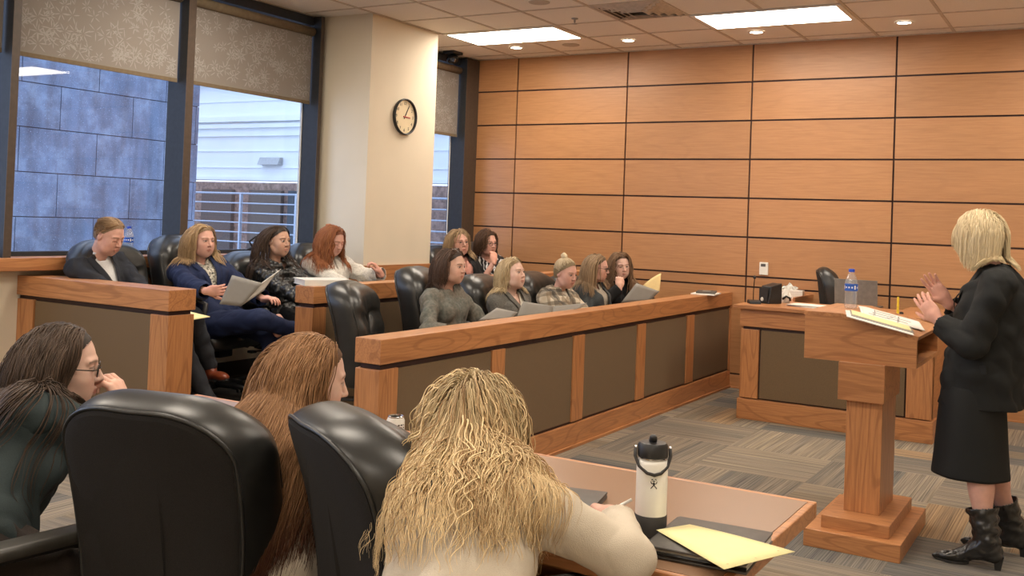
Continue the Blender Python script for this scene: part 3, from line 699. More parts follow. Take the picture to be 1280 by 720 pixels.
# ================================================================ small things
def water_bottle(loc, label, rz=0, h=0.205, s=1.0):
    e = empty('water_bottle', loc, rz, label, 'water bottle')
    r = 0.033
    pr = [(0.022, 0.0), (0.030, 0.004), (r, 0.015), (0.0295, 0.030), (0.0325, 0.040), (0.0295, 0.055), (0.0325, 0.066), (0.030, 0.080), (r, 0.090), (r, 0.130), (0.0315, 0.142), (0.024, 0.165), (0.0145, 0.182), (0.013, 0.198)]
    a = MB(); a.lathe([(q * s, z * s) for q, z in pr], n=28); a.build('shell', [M['clear']], e, smooth=True)
    a = MB(); a.lathe([(q * s * .93, z * s) for q, z in pr[:9]] + [(0.0306 * s, 0.125 * s)], n=24); a.build('water', [glass('water', (0.96, 0.97, 0.98), 0.05, 1.2)], e, smooth=True)
    a = MB(); a.lathe([(0.0336 * s, .092 * s), (0.0338 * s, .110 * s), (0.0336 * s, .128 * s)], n=28, cap=False); lb = a.build('label_band', [M['blue_label']], e, smooth=True)
    a = MB()
    for k in range(14):
        an = k * 2 * PI / 14; c_, s_ = math.cos(an) * .0342 * s, math.sin(an) * .0342 * s; c2, s2 = math.cos(an + .22) * .0342 * s, math.sin(an + .22) * .0342 * s
        z0, z1 = (.100, .120) if k % 4 == 0 else (.106, .114); a.add([(c_, s_, z0 * s), (c2, s2, z0 * s), (c2, s2, z1 * s), (c_, s_, z1 * s)], [(0, 1, 2, 3)])
    a.build('print', [M['white_gloss']], lb)
    a = MB(); a.lathe([(0.0148 * s, .190 * s), (0.0152 * s, .192 * s), (0.0152 * s, .204 * s), (0.013 * s, .206 * s)], n=20); a.build('cap', [M['blue_cap']], e, smooth=False)
    return e
water_bottle((3.665, -3.72, 1.0945), 'clear water bottle with blue label standing on the lectern')
water_bottle((-1.185, -4.385, 1.136), 'clear water bottle with blue label on the window sill behind the man', 0.5)
def sheet(name, org, pts, mat, parent=None, th=0.0015, sub=6, sag=None):
    """thin quad sheet with thickness; pts 4 corners in world"""
    A, B, Cc, D = [np.array(p, float) for p in pts]; V = []; F = []; n = sub
    for i in range(n + 1):
        for j in range(n + 1):
            u, v = i / n, j / n; p = A * (1 - u) * (1 - v) + B * u * (1 - v) + Cc * u * v + D * (1 - u) * v
            if sag: p = p + np.array((0, 0, sag(u, v)))
            V.append(tuple(p - np.array(org)))
    for i in range(n):
        for j in range(n): a = i * (n + 1) + j; F.append((a, a + n + 1, a + n + 2, a + 1))
    o = link(name, V, F, [mat], parent, True, loc=(None if parent else org))
    md = o.modifiers.new('solid', 'SOLIDIFY'); md.thickness = th; md.offset = 1
    return o
# tumbler bottle
e = empty('sports_bottle', (3.881, -6.868, 0.7505), math.radians(-60), 'tall white insulated bottle with black straw lid and black base on the foreground table', 'bottle')
R0 = 0.0375
a = MB(); a.lathe([(R0 - .003, 0), (R0 + .0015, .004), (R0 + .0015, .056), (R0, .058)], n=40); a.build('boot', [M['rubber']], e, angle=40)
a = MB(); a.lathe([(R0, .057), (R0, .196), (R0 - .002, .204), (R0 - .007, .209)], n=40); wb = a.build('body', [M['white_gloss']], e, angle=40)
a = MB(); a.lathe([(R0 - .007, .207), (R0 - .007, .214)], n=40); a.build('neck_ring', [M['chrome']], e, angle=40)
a = MB(); a.lathe([(R0 - .003, .213), (R0 - .001, .215), (R0 - .001, .245), (R0 - .006, .252), (0.012, .254)], n=40); lid = a.build('lid', [M['black_plastic']], e, angle=40)
a = MB(); a.tube([(-.012, 0, .250), (0, 0, .258), (.003, 0, .268), (.004, 0, .273)], [.010, .010, .009, .005], 12, flat=1.0); a.build('spout', [M['black_plastic']], lid, smooth=True)
a = MB(); a.tube([(0, -R0 - .004, .236), (.004, -R0 - .005, .215), (.016, -R0 + .004, .190), (.034, -.016, .176), (.0405, 0, .173), (.034, .016, .176), (.016, R0 - .004, .190), (.004, R0 + .005, .215), (0, R0 + .004, .236)], .0042, 8, flat=1.7); a.build('carry_loop', [M['rubber']], lid, smooth=True)
for s in (-1, 1):
    a = MB(); a.lathe([(.006, 0), (.006, .004)], n=12, M4=Matrix.Translation((0, s * (R0 + .002), .236)) @ Matrix.Rotation(-s * PI / 2, 4, 'X')); a.build('hinge', [M['chrome']], lid)
e.scale = (1, 1, .875)
# emblem: a small leaping figure
a = MB(); q = 0.0008
def on_body(p):   # wrap flat marks on the cylinder front (+x), slightly right
    y, z = p; an = y / R0; return ((R0 + q) * math.cos(an), (R0 + q) * math.sin(an), z)
def stroke(p0, p1, wd):
    (y0, z0), (y1, z1) = p0, p1; d = math.hypot(y1 - y0, z1 - z0); ny, nz = -(z1 - z0) / d * wd, (y1 - y0) / d * wd
    a.add([on_body((y0 - ny, z0 - nz)), on_body((y0 + ny, z0 + nz)), on_body((y1 + ny, z1 + nz)), on_body((y1 - ny, z1 - nz))], [(0, 1, 2, 3)])
zc = .150
for p0, p1, wd in (((0, zc - .004), (-.007, zc - .014), .0011), ((0, zc - .004), (.007, zc - .014), .0011), ((0, zc - .004), (0, zc + .003), .0016), ((-.006, zc), (0, zc - .002), .001), ((.006, zc), (0, zc - .002), .001), ((-.006, zc), (-.007, zc + .006), .0009), ((.006, zc), (.007, zc + .006), .0009), ((-.003, zc + .006), (.003, zc + .006), .0012), ((-.006, zc + .009), (-.002, zc + .012), .0009), ((.006, zc + .009), (.002, zc + .012), .0009)): stroke(p0, p1, wd)
a.build('emblem', [M['tv_black']], wb)
# binder under the yellow sheet, and the sheet
e = empty('zip_binder', (4.038, -6.885, 0.7505), 0, 'dark zipped binder lying under the yellow sheet on the foreground table', 'binder')
ang = math.radians(4); a = MB(); MZ = Matrix.Rotation(ang, 4, 'Z')
a.box(-.115, -.13, 0, .115, .13, .006, bev=.003, M4=MZ); a.box(-.115, -.13, .020, .115, .13, .026, bev=.003, M4=MZ); a.tube([MZ @ Vector(p) for p in ((-.112, -.13, .013), (-.112, .13, .013))], .0125, 8)
a.build('cover', [M['laptop']], e, angle=50)
a = MB(); a.box(-.10, -.12, .006, .112, .125, .020, M4=MZ); a.build('pages', [M['paper']], e)
a = MB(); a.tube([MZ @ Vector(p) for p in ((-.115, -.131, .013), (0.03, -.133, .013), (.115, -.131, .013))], .004, 6); a.build('zipper', [M['black_metal']], e)
SH = [(3.917, -6.918, .7795), (4.141, -7.094, .784), (4.228, -6.872, .779), (3.965, -6.827, .7795)]
yo = sheet('yellow_sheet', (4.0, -6.92, 0.78), SH, M['yellow_paper'], th=0.001, sag=lambda u, v: 0.004 * math.sin(u * 3.1) * math.sin(v * 2.5))
tag(yo, 'yellow legal sheet lying askew over the table corner in the foreground', 'paper sheet')
hb = MB()
for u_, v_ in ((.93, .12), (.95, .5), (.92, .88)):
    P = sum(np.array(c_) * k_ for c_, k_ in zip(SH, ((1 - u_) * (1 - v_), u_ * (1 - v_), u_ * v_, (1 - u_) * v_))); zz = .004 * math.sin(u_ * 3.1) * math.sin(v_ * 2.5) + .0012
    hb.lathe([(.003, zz), (.003, zz + .0003)], c=(P[0] - 4.0, P[1] + 6.92, P[2] - .78), n=10)
hb.build('punch_hole', [M['manila']], yo)
# laptop by the arm
e = empty('closed_laptop', (3.522, -6.795, 0.7505), math.radians(12), 'closed dark laptop lying on the foreground table beyond the curly blonde woman', 'laptop')
a = MB(); a.box(-.17, -.115, 0, .17, .115, .011, bev=.004); a.build('base', [M['laptop']], e, angle=40)
a = MB(); a.box(-.17, -.115, .012, .17, .115, .018, bev=.003); a.build('lid', [M['laptop']], e, angle=40)
# pen is placed with the hand; can
e = empty('drink_can', (3.027, -6.759, 0.7505), 0.4, 'tall slim printed drink can standing on the table behind the edge-on chair', 'can')
a = MB(); a.lathe([(.021, 0), (.026, .006), (.0265, .12), (.0265, .143), (.022, .152)], n=28); a.build('body', [M['white_gloss']], e, angle=50)
a = MB(); a.lathe([(.0225, .151), (.0235, .154), (.022, .156), (.021, .152)], n=28); a.build('rim', [M['chrome']], e)
a = MB(); rr = random.Random(4)
for zz in range(16):
    for k in range(7):
        an = -2.6 + k * .36 + rr.uniform(0, .1); wd = rr.uniform(.12, .3); z0 = .016 + zz * .0076
        if zz in (5, 6): continue
        c_ = .0269; a.add([(c_ * math.cos(an), c_ * math.sin(an), z0), (c_ * math.cos(an + wd), c_ * math.sin(an + wd), z0), (c_ * math.cos(an + wd), c_ * math.sin(an + wd), z0 + .0035), (c_ * math.cos(an), c_ * math.sin(an), z0 + .0035)], [(0, 1, 2, 3)])
a.build('print', [M['tv_black']], e)
a = MB(); a.lathe([(.0268, .03), (.0268, .118)], n=28, cap=False); a.f = [f for f in a.f if 0 <= (f[0] % 28) < 12]; a.m = a.m[:len(a.f)]; a.build('label_patch', [plain('can_pink', (.6, .22, .2), .4)], e)
# loose paper by the hand
o = sheet('note_card', (3.81, -6.83, .7515), [(3.76, -6.84, .7515), (3.835, -6.87, .7515), (3.85, -6.81, .7515), (3.775, -6.78, .7515)], M['paper'], th=.001); tag(o, 'small white paper between the writing hand and the white bottle', 'paper sheet')
# desk items
D0 = 0.8905
e = empty('desk_microphone', (2.385, -1.22, D0), math.radians(-60), 'black gooseneck microphone at the left corner of the desk', 'microphone')
a = MB(); a.prism([(-.06, 0), (.06, 0), (.05, .022), (-.03, .03)], 1, -.045, .045); a.build('base', [M['black_plastic']], e, bevel=.004)
a = MB(); a.tube([(-.02, 0, .025), (-.025, 0, .10), (-.01, 0, .16), (0.0, 0, .20)], .0035, 8); a.build('gooseneck', [M['black_metal']], e, smooth=True)
a = MB(); a.lathe([(.004, 0), (.011, .006), (.012, .018), (.006, .028), (.001, .030)], c=(0, 0, .195), n=14); a.build('mic_head', [M['rubber']], e, smooth=True)
e = empty('desk_speaker', (2.475, -1.08, D0), math.radians(-28), 'black wedge-shaped desktop box beside the microphone on the desk', 'desk speaker')
a = MB(); a.prism([(-.075, 0), (.075, 0), (.075, .165), (-.045, .140)], 0, -.055, .055); a.v = [(p[0], p[1], p[2]) for p in a.v]; a.build('housing', [M['black_plastic']], e, bevel=.006)
a = MB(); a.box(-.045, -.079, .02, .045, -.076, .125); a.build('grille', [M['rubber']], e)
a = MB(); a.lathe([(.016, 0), (.014, .004)], n=16, M4=Matrix.Translation((-.01, -.08, .035)) @ Matrix.Rotation(PI / 2, 4, 'X')); a.build('knob', [M['white_gloss']], e)
e = empty('tissue_box', (2.425, -0.33, D0), math.radians(6), 'white patterned tissue box with a tissue pulled up, at the back of the desk', 'tissue box')
a = MB(); a.box(-.12, -.06, 0, .12, .06, .075, bev=.003); a.build('carton', [M['white_gloss']], e)
a = MB(); rr = random.Random(2)
for k in range(60): a.box(-.115 + (k % 15) * .0158, -.0606, .008 + (k // 15) * .016 , -.110 + (k % 15) * .0158, -.060, .013 + (k // 15) * .016)
a.build('pattern', [M['paper_grey']], e)
a = MB(); V = []
for i in range(9):
    for j in range(9): u_, v_ = i / 8 - .5, j / 8 - .5; V.append((u_ * .13 + .01 * math.sin(j * 2), v_ * .03 + .012 * math.sin(i * 2.2 + j), .074 + .055 * (1 - (abs(u_) * 1.3)) * (j / 8) + .010 * math.sin(i * 1.9)))
a.add(V, [(i * 9 + j, i * 9 + 9 + j, i * 9 + 10 + j, i * 9 + j + 1) for i in range(8) for j in range(8)]); o = a.build('tissue', [M['paper']], e, smooth=True); o.modifiers.new('s', 'SOLIDIFY').thickness = .002
e = empty('tissue_packet', (2.545, -.88, D0), 0.4, 'crumpled white and black packet standing between the desk speaker and the tissue box', 'packet')
a = MB(); V = []; n_ = 12; rr = random.Random(11)
for k, (z, r) in enumerate(((0, .035), (.02, .042), (.05, .040), (.08, .030), (.105, .012))):
    for i in range(n_): an = i * 2 * PI / n_; q_ = r * rr.uniform(.75, 1.2); V.append((q_ * math.cos(an), q_ * .6 * math.sin(an), z + (rr.uniform(-.008, .008) if k else 0)))
a.add(V, [(k * n_ + i, k * n_ + (i + 1) % n_, (k + 1) * n_ + (i + 1) % n_, (k + 1) * n_ + i) for k in range(4) for i in range(n_)] + [tuple(range(n_))[::-1], tuple(range(4 * n_, 5 * n_))]); a.build('wrapper', [M['white_gloss']], e)
a = MB(); a.tube([(-.03, -.03, .03), (0, -.036, .055), (.03, -.03, .04), (.035, -.02, .02)], .009, 7); a.build('black_clip', [M['black_plastic']], e, smooth=True)
e = empty('paper_stack', (2.80, -1.13, D0), math.radians(-20), 'loose stack of white papers on the desk behind the lectern', 'paper stack')
for k in range(4):
    a = MB(); a.box(-.14, -.108, k * .004, .14, .108, k * .004 + .003, M4=Matrix.Rotation(k * .09, 4, 'Z')); a.build('sheet', [M['paper'] if k != 2 else M['paper_grey']], e)
e = empty('open_laptop', (3.10, -0.84, D0), 0, 'open grey laptop on the desk, its lid seen from behind the water bottle', 'laptop')
a = MB(); a.box(-.165, -.02, 0, .165, .21, .014, bev=.003); a.build('base', [M['laptop']], e)
a = MB(); MT = Matrix.Translation((0, -.02, .012)) @ Matrix.Rotation(math.radians(8), 4, 'X'); a.box(-.165, -.006, 0, .165, 0, .215, bev=.002, M4=MT); a.build('lid', [M['laptop_lid']], e)
a = MB(); a.box(-.012, -.0075, .085, .012, -.006, .108, M4=MT); a.build('logo', [M['laptop']], e)
e = empty('yellow_stand', (3.46, -1.12, D0), 0, 'narrow bright yellow upright object on the desk behind the lectern', 'desk accessory')
a = MB(); a.lathe([(.010, 0), (.009, .02), (.008, .05), (.010, .055), (.007, .08), (.009, .1), (.007, .125)], n=8); a.build('shaft', [plain('bright_yellow', (.85, .65, .05), .4)], e)
a = MB(); a.lathe([(.016, 0), (.014, .012), (.004, .016)], c=(.03, -.02, 0), n=12); o = a.build('base_weight', [M['black_plastic']], e)
# folder with notes on the lectern slope
def slope(x): return 1.0955 if x < 3.705 else 1.0955 - (x - 3.705) * 0.0820 / 0.345 if x <= 4.05 else 1.0955 - .082 - (x - 4.05) * .2
LB = math.radians(14)
def onl(cx, cy, w_, d_, rot, dz, th, mat, name, parent, org):
    c_, s_ = math.cos(rot), math.sin(rot); n = 8; V = []; F = []
    for i in range(n + 1):
        for j in range(n + 1):
            u_, v_ = (i / n - .5) * w_, (j / n - .5) * d_; X = cx + u_ * c_ - v_ * s_; Y = cy + u_ * s_ + v_ * c_; V.append((X - org[0], Y - org[1], slope(X) + dz - org[2]))
    for i in range(n):
        for j in range(n): q_ = i * (n + 1) + j; F.append((q_, q_ + n + 1, q_ + n + 2, q_ + 1))
    o = link(name, V, F, [mat], parent); md = o.modifiers.new('s', 'SOLIDIFY'); md.thickness = th; md.offset = 1; return o
O = (3.87, -3.92, 1.08)
e = empty('open_binder', O, 0, 'open white binder with yellow sheet and clipped notes on the sloping lectern top', 'binder')
onl(3.86, -4.02, .30, .26, LB, .001, .004, M['paper'], 'cover', e, O)
onl(3.86, -3.70, .30, .30, LB, .001, .004, M['paper'], 'cover', e, O)
onl(3.87, -4.0, .285, .20, LB, .006, .002, M['paper_grey'], 'page', e, O)
onl(3.865, -3.985, .27, .15, LB, .009, .002, M['yellow_paper'], 'yellow_page', e, O)
onl(3.875, -3.76, .275, .27, LB, .006, .003, M['paper'], 'page', e, O)
for q_ in range(5): onl(3.83 + (q_ % 2) * .08, -3.66 - q_ * .045, .10, .018, LB, .0095, .0005, M['paper_grey'], 'printed_block', e, O)
for k in (-1, 1):
    a = MB(); xx = 3.87 + k * .055; yy = -3.87 + k * .014; zz = slope(xx)
    a.tube([(xx - O[0], yy - .02 - O[1], zz + .005 - O[2]), (xx - O[0], yy - .016 - O[1], zz + .028 - O[2]), (xx - O[0], yy - O[1], zz + .036 - O[2]), (xx - O[0], yy + .016 - O[1], zz + .028 - O[2]), (xx - O[0], yy + .02 - O[1], zz + .005 - O[2])], .0022, 6); a.build('ring', [M['chrome']], e, smooth=True)
# pads on the far end of the front rail
e = empty('notepad', (1.745, -.55, .889), math.radians(8), 'dark notebook lying on a white pad at the far end of the front rail', 'notepad')
a = MB(); a.box(-.105, -.15, 0, .105, .15, .012, bev=.002); a.build('pad', [M['paper']], e)
a = MB(); a.box(-.08, -.12, .0125, .085, .13, .028, bev=.003, M4=Matrix.Rotation(.12, 4, 'Z')); a.build('notebook', [M['laptop']], e)
a = MB(); a.box(-.03, -.06, .0285, .04, .05, .031, M4=Matrix.Rotation(.12, 4, 'Z')); a.build('sticker', [M['grey_metal']], e)
# white binder on the near end of the divider
e = empty('white_binder', (0.325, -4.03, 1.013), math.radians(59), 'white binder lying across the near end of the divider rail behind the empty chair', 'binder')
a = MB(); a.box(-.16, -.13, 0, .16, .13, .004, bev=.001); a.box(-.16, -.13, .034, .16, .13, .038, bev=.001); a.box(-.16, -.133, 0, .16, -.129, .038); a.build('cover', [M['white_gloss']], e)
a = MB(); a.box(-.155, -.125, .005, .155, .12, .033); a.build('pages', [M['paper']], e)
# bag on the sill
e = empty('black_bag', (-1.17, -2.98, 1.136), 0, 'black cloth bag slumped on the window sill behind the woman in the puffer jacket', 'bag')
a = MB(); V = []; n_ = 16; rr = random.Random(9)
secs = [(-.30, .015, .02), (-.24, .035, .05), (-.12, .05, .085), (0, .06, .11), (.12, .06, .10), (.22, .05, .07), (.28, .02, .03)]
for y_, rx, rz_ in secs:
    for i in range(n_): an = i * 2 * PI / n_; q_ = rr.uniform(.9, 1.1); V.append((rx * q_ * math.cos(an), y_, max(0, rz_ * .5 + rz_ * .5 * q_ * math.sin(an))))
a.add(V, [(k * n_ + i, (k + 1) * n_ + i, (k + 1) * n_ + (i + 1) % n_, k * n_ + (i + 1) % n_) for k in range(len(secs) - 1) for i in range(n_)] + [tuple(range(n_)), tuple(range((len(secs) - 1) * n_, len(secs) * n_))[::-1]]); a.build('pouch', [M['back_fabric']], e, smooth=True, subsurf=1)
a = MB(); a.tube([(.03, -.24, .05), (.05, -.30, .10), (.04, -.22, .14), (.02, -.10, .10)], .008, 6); a.build('strap', [M['back_fabric']], e, smooth=True)
# ================================================================ people: distance-field bodies
BIG = 9.0
def V3(*a): return np.array(a, dtype=np.float64)
def unit(v): v = np.asarray(v, float); return v / (np.linalg.norm(v) + 1e-12)
class SDF:
    """list of primitives; each (kind, params, op, k)"""
    def __init__(s): s.p = []
    def cap(s, a, b, ra, rb=None, k=0.02, op='+'): s.p.append(('c', V3(*a), V3(*b), ra, ra if rb is None else rb, op, k)); return s
    def ell(s, c, r, A=None, k=0.02, op='+'): s.p.append(('e', V3(*c), V3(*r), np.eye(3) if A is None else np.asarray(A, float), 0, op, k)); return s
    def infl(s, e, kk=None):
        n = SDF()
        for q in s.p:
            sg = 1 if q[5] == '+' else -1
            if q[0] == 'c': n.p.append(('c', q[1], q[2], q[3] + sg * e, q[4] + sg * e, q[5], q[6] if kk is None else kk))
            else: n.p.append(('e', q[1], q[2] + sg * e, q[3], 0, q[5], q[6] if kk is None else kk))
        return n
    def __add__(s, o): n = SDF(); n.p = s.p + o.p; return n
    @staticmethod
    def dist(q, X, Y, Z):
        if q[0] == 'c':
            a, b = q[1], q[2]; ab = b - a; L2 = max(ab @ ab, 1e-12)
            t = np.clip(((X - a[0]) * ab[0] + (Y - a[1]) * ab[1] + (Z - a[2]) * ab[2]) / L2, 0, 1)
            dx = X - a[0] - t * ab[0]; dy = Y - a[1] - t * ab[1]; dz = Z - a[2] - t * ab[2]
            return np.sqrt(dx * dx + dy * dy + dz * dz) - (q[3] + t * (q[4] - q[3]))
        c, r, A = q[1], q[2], q[3]
        x = X - c[0]; y = Y - c[1]; z = Z - c[2]
        u = (A[0, 0] * x + A[1, 0] * y + A[2, 0] * z) / r[0]; v = (A[0, 1] * x + A[1, 1] * y + A[2, 1] * z) / r[1]; w_ = (A[0, 2] * x + A[1, 2] * y + A[2, 2] * z) / r[2]
        k0 = np.sqrt(u * u + v * v + w_ * w_) + 1e-9
        k1 = np.sqrt((u / r[0]) ** 2 + (v / r[1]) ** 2 + (w_ / r[2]) ** 2) + 1e-9
        return k0 * (k0 - 1) / k1
    @staticmethod
    def comb(d, e, op, k):
        if op == '+':
            if k <= 0: return np.minimum(d, e)
            h = np.maximum(k - np.abs(d - e), 0) / k; return np.minimum(d, e) - h * h * k * 0.25
        e = -e
        if k <= 0: return np.maximum(d, e)
        h = np.maximum(k - np.abs(d - e), 0) / k; return np.maximum(d, e) + h * h * k * 0.25
    def at(s, P):
        d = np.full(len(P), BIG)
        for q in s.p: d = SDF.comb(d, SDF.dist(q, P[:, 0], P[:, 1], P[:, 2]), q[5], q[6])
        return d
    def grad(s, P, e=0.003):
        g = np.stack([s.at(P + np.eye(3)[i] * e) - s.at(P - np.eye(3)[i] * e) for i in range(3)], 1); return g / (np.linalg.norm(g, axis=1, keepdims=True) + 1e-9)
    def bounds(s):
        lo = V3(1e9, 1e9, 1e9); hi = -lo
        for q in s.p:
            if q[5] != '+': continue
            if q[0] == 'c': r = max(q[3], q[4]); a = np.minimum(q[1], q[2]) - r; b = np.maximum(q[1], q[2]) + r
            else: r = q[2].max(); a = q[1] - r; b = q[1] + r
            lo = np.minimum(lo, a); hi = np.maximum(hi, b)
        return lo, hi
    def mesh(s, h, clip=None):
        lo, hi = s.bounds(); lo = lo - 3 * h; hi = hi + 3 * h
        if clip is not None: lo = np.maximum(lo, clip[0]); hi = np.minimum(hi, clip[1])
        n = np.maximum(((hi - lo) / h).astype(int) + 1, 4)
        ax = [(lo[i] + h * np.arange(n[i])) for i in range(3)]
        D = np.full(tuple(n), BIG, dtype=np.float32)
        for q in s.p:
            if q[0] == 'c': r = max(q[3], q[4]); a = np.minimum(q[1], q[2]) - r; b = np.maximum(q[1], q[2]) + r
            else: r = q[2].max(); a = q[1] - r; b = q[1] + r
            mg = q[6] + 3 * h
            i0 = np.maximum(((a - mg - lo) / h).astype(int), 0); i1 = np.minimum(((b + mg - lo) / h).astype(int) + 2, n)
            if (i1 <= i0).any(): continue
            X = ax[0][i0[0]:i1[0], None, None]; Y = ax[1][None, i0[1]:i1[1], None]; Z = ax[2][None, None, i0[2]:i1[2]]
            sl = (slice(i0[0], i1[0]), slice(i0[1], i1[1]), slice(i0[2], i1[2]))
            D[sl] = SDF.comb(D[sl], SDF.dist(q, X, Y, Z), q[5], q[6])
        # close at the border of the clip box
        for a_ in range(3):
            ix = [slice(None)] * 3; ix[a_] = 0; D[tuple(ix)] = np.maximum(D[tuple(ix)], h * .5); ix[a_] = -1; D[tuple(ix)] = np.maximum(D[tuple(ix)], h * .5)
        return surface_nets(D, lo, h)
def surface_nets(D, lo, h):
    nx, ny, nz = D.shape; ins = D < 0
    acc = {}; idx_list = []; pos_list = []; quads = []
    def cell(i, j, k): return (i * ny + j) * nz + k
    for axis in range(3):
        sl0 = [slice(None)] * 3; sl1 = [slice(None)] * 3; sl0[axis] = slice(0, -1); sl1[axis] = slice(1, None)
        a = ins[tuple(sl0)]; b = ins[tuple(sl1)]; cr = np.argwhere(a != b)
        if len(cr) == 0: continue
        o1, o2 = [x for x in range(3) if x != axis]
        cr = cr[(cr[:, o1] > 0) & (cr[:, o2] > 0) & (cr[:, o1] < D.shape[o1] - 1) & (cr[:, o2] < D.shape[o2] - 1)]
        i0 = cr; i1 = cr.copy(); i1[:, axis] += 1
        d0 = D[tuple(i0.T)]; d1 = D[tuple(i1.T)]; t = d0 / (d0 - d1)
        P = cr.astype(np.float64); P[:, axis] += t
        cs = []
        for (s1, s2) in ((1, 1), (0, 1), (0, 0), (1, 0)):
            c = cr.copy(); c[:, o1] -= s1; c[:, o2] -= s2; ci = cell(c[:, 0], c[:, 1], c[:, 2]); cs.append(ci); idx_list.append(ci); pos_list.append(P)
        q = np.stack(cs, 1); flip = d0 < 0
        if axis == 1: flip = ~flip
        q = np.where(flip[:, None], q, q[:, ::-1]); quads.append(q)
    idx = np.concatenate(idx_list); pos = np.concatenate(pos_list)
    u, inv = np.unique(idx, return_inverse=True); cnt = np.bincount(inv)
    V = np.stack([np.bincount(inv, weights=pos[:, i]) / cnt for i in range(3)], 1)
    Q = np.concatenate(quads); Q = np.searchsorted(u, Q)
    return V * h + lo, Q
def normals(V, Q):
    n = np.cross(V[Q[:, 2]] - V[Q[:, 0]], V[Q[:, 3]] - V[Q[:, 1]]); N_ = np.zeros_like(V)
    for i in range(4):
        for a in range(3): N_[:, a] += np.bincount(Q[:, i], weights=n[:, a], minlength=len(V))
    return N_ / (np.linalg.norm(N_, axis=1, keepdims=True) + 1e-12)
def smooth_mesh(V, Q, it=1):
    e = np.concatenate([Q[:, [0, 1]], Q[:, [1, 2]], Q[:, [2, 3]], Q[:, [3, 0]]]); e = np.concatenate([e, e[:, ::-1]])
    c = np.bincount(e[:, 0], minlength=len(V)).astype(float); c[c == 0] = 1
    for _ in range(it): V = np.stack([np.bincount(e[:, 0], weights=V[e[:, 1], i], minlength=len(V)) / c for i in range(3)], 1)
    return V
def compact(V, Q, keep):
    Q = Q[keep]; u, inv = np.unique(Q, return_inverse=True); return V[u], inv.reshape(Q.shape), u
def wob(P, f, seed, n=5):
    """cheap smooth noise, about -1..1"""
    r = np.random.RandomState(seed); o = np.zeros(len(P))
    for _ in range(n): k = r.normal(size=3); k = k / np.linalg.norm(k) * f * r.uniform(.6, 1.6); o += np.sin(P @ k + r.uniform(0, 6.28) + 1.3 * np.sin(P @ (k[[1, 2, 0]] * .5)))
    return o / n * 1.5
def frame(yaw, pitch=0, roll=0):
    """columns: forward, left, up.  yaw about z (deg, 0=+x); pitch down positive; roll to own right positive"""
    y, p, r = [math.radians(a) for a in (yaw, pitch, roll)]
    Rz = np.array([[math.cos(y), -math.sin(y), 0], [math.sin(y), math.cos(y), 0], [0, 0, 1]])
    Ry = np.array([[math.cos(p), 0, math.sin(p)], [0, 1, 0], [-math.sin(p), 0, math.cos(p)]])
    Rx = np.array([[1, 0, 0], [0, math.cos(r), -math.sin(r)], [0, math.sin(r), math.cos(r)]])
    return Rz @ Ry @ Rx
def ik(S_, Tg, l1, l2, hint):
    d = Tg - S_; L_ = np.linalg.norm(d); Lc = min(L_, (l1 + l2) * .995); u = d / (L_ + 1e-9)
    a = (l1 * l1 - l2 * l2 + Lc * Lc) / (2 * Lc); h = math.sqrt(max(l1 * l1 - a * a, 0)); hv = np.asarray(hint, float); hv = hv - u * (hv @ u); hv = unit(hv)
    return S_ + u * a + hv * h, S_ + u * Lc
def head_sdf(c, H, s, male=False):
    f = SDF(); w = lambda x, y, z: c + H @ (V3(x, y, z) * s); R = lambda *r: V3(*r) * s
    f.ell(w(-.012, 0, .032), R(.096, .077, .088), H, .02); f.ell(w(.022, 0, -.025), R(.066, .060, .085), H, .03)
    f.ell(w(.030, 0, -.072), R(.048, .046 if not male else .052, .036), H, .03); f.ell(w(.062, 0, -.094), R(.020, .020, .016), H, .02)
    for y in (-1, 1):
        f.ell(w(.054, y * .039, -.020), R(.022, .021, .022), H, .03); f.ell(w(.050, y * .028, -.052), R(.030, .024, .034), H, .03)                       # cheek
        f.cap(w(.080, y * .014, .030), w(.070, y * .044, .028), .009 * s, .008 * s, .012)    # brow ridge
        f.cap(w(.03, y * .046, -.075), w(-.01, y * .056, -.045), .012 * s, .012 * s, .03)      # jaw line
    for y in (-1, 1): f.ell(w(.094, y * .031, .009), R(.018, .018, .013), H, .010, '-')
    for y in (-1, 1): f.ell(w(.0745, y * .031, .009), R(.0128, .0150, .0120), H, .006)
    f.cap(w(.082, 0, .022), w(.106, 0, -.020), .0065 * s, .0090 * s, .010)
    for y in (-1, 1): f.ell(w(.094, y * .010, -.024), R(.010, .007, .0065), H, .006)
    f.cap(w(.086, -.018, -.0525), w(.0915, 0, -.0495), .0045 * s, .0062 * s, .005); f.cap(w(.086, .018, -.0525), w(.0915, 0, -.0495), .0045 * s, .0062 * s, .005)
    f.cap(w(.084, -.015, -.060), w(.0900, 0, -.0625), .005 * s, .0072 * s, .004); f.cap(w(.084, .015, -.060), w(.0900, 0, -.0625), .005 * s, .0072 * s, .004)
    for y in (-1, 1):
        f.ell(w(-.008, y * .076, -.002), R(.017, .007, .030), H @ frame(0, 8, 0), .006); f.ell(w(-.002, y * .082, .002), R(.008, .004, .017), H, .004, '-')
    return f
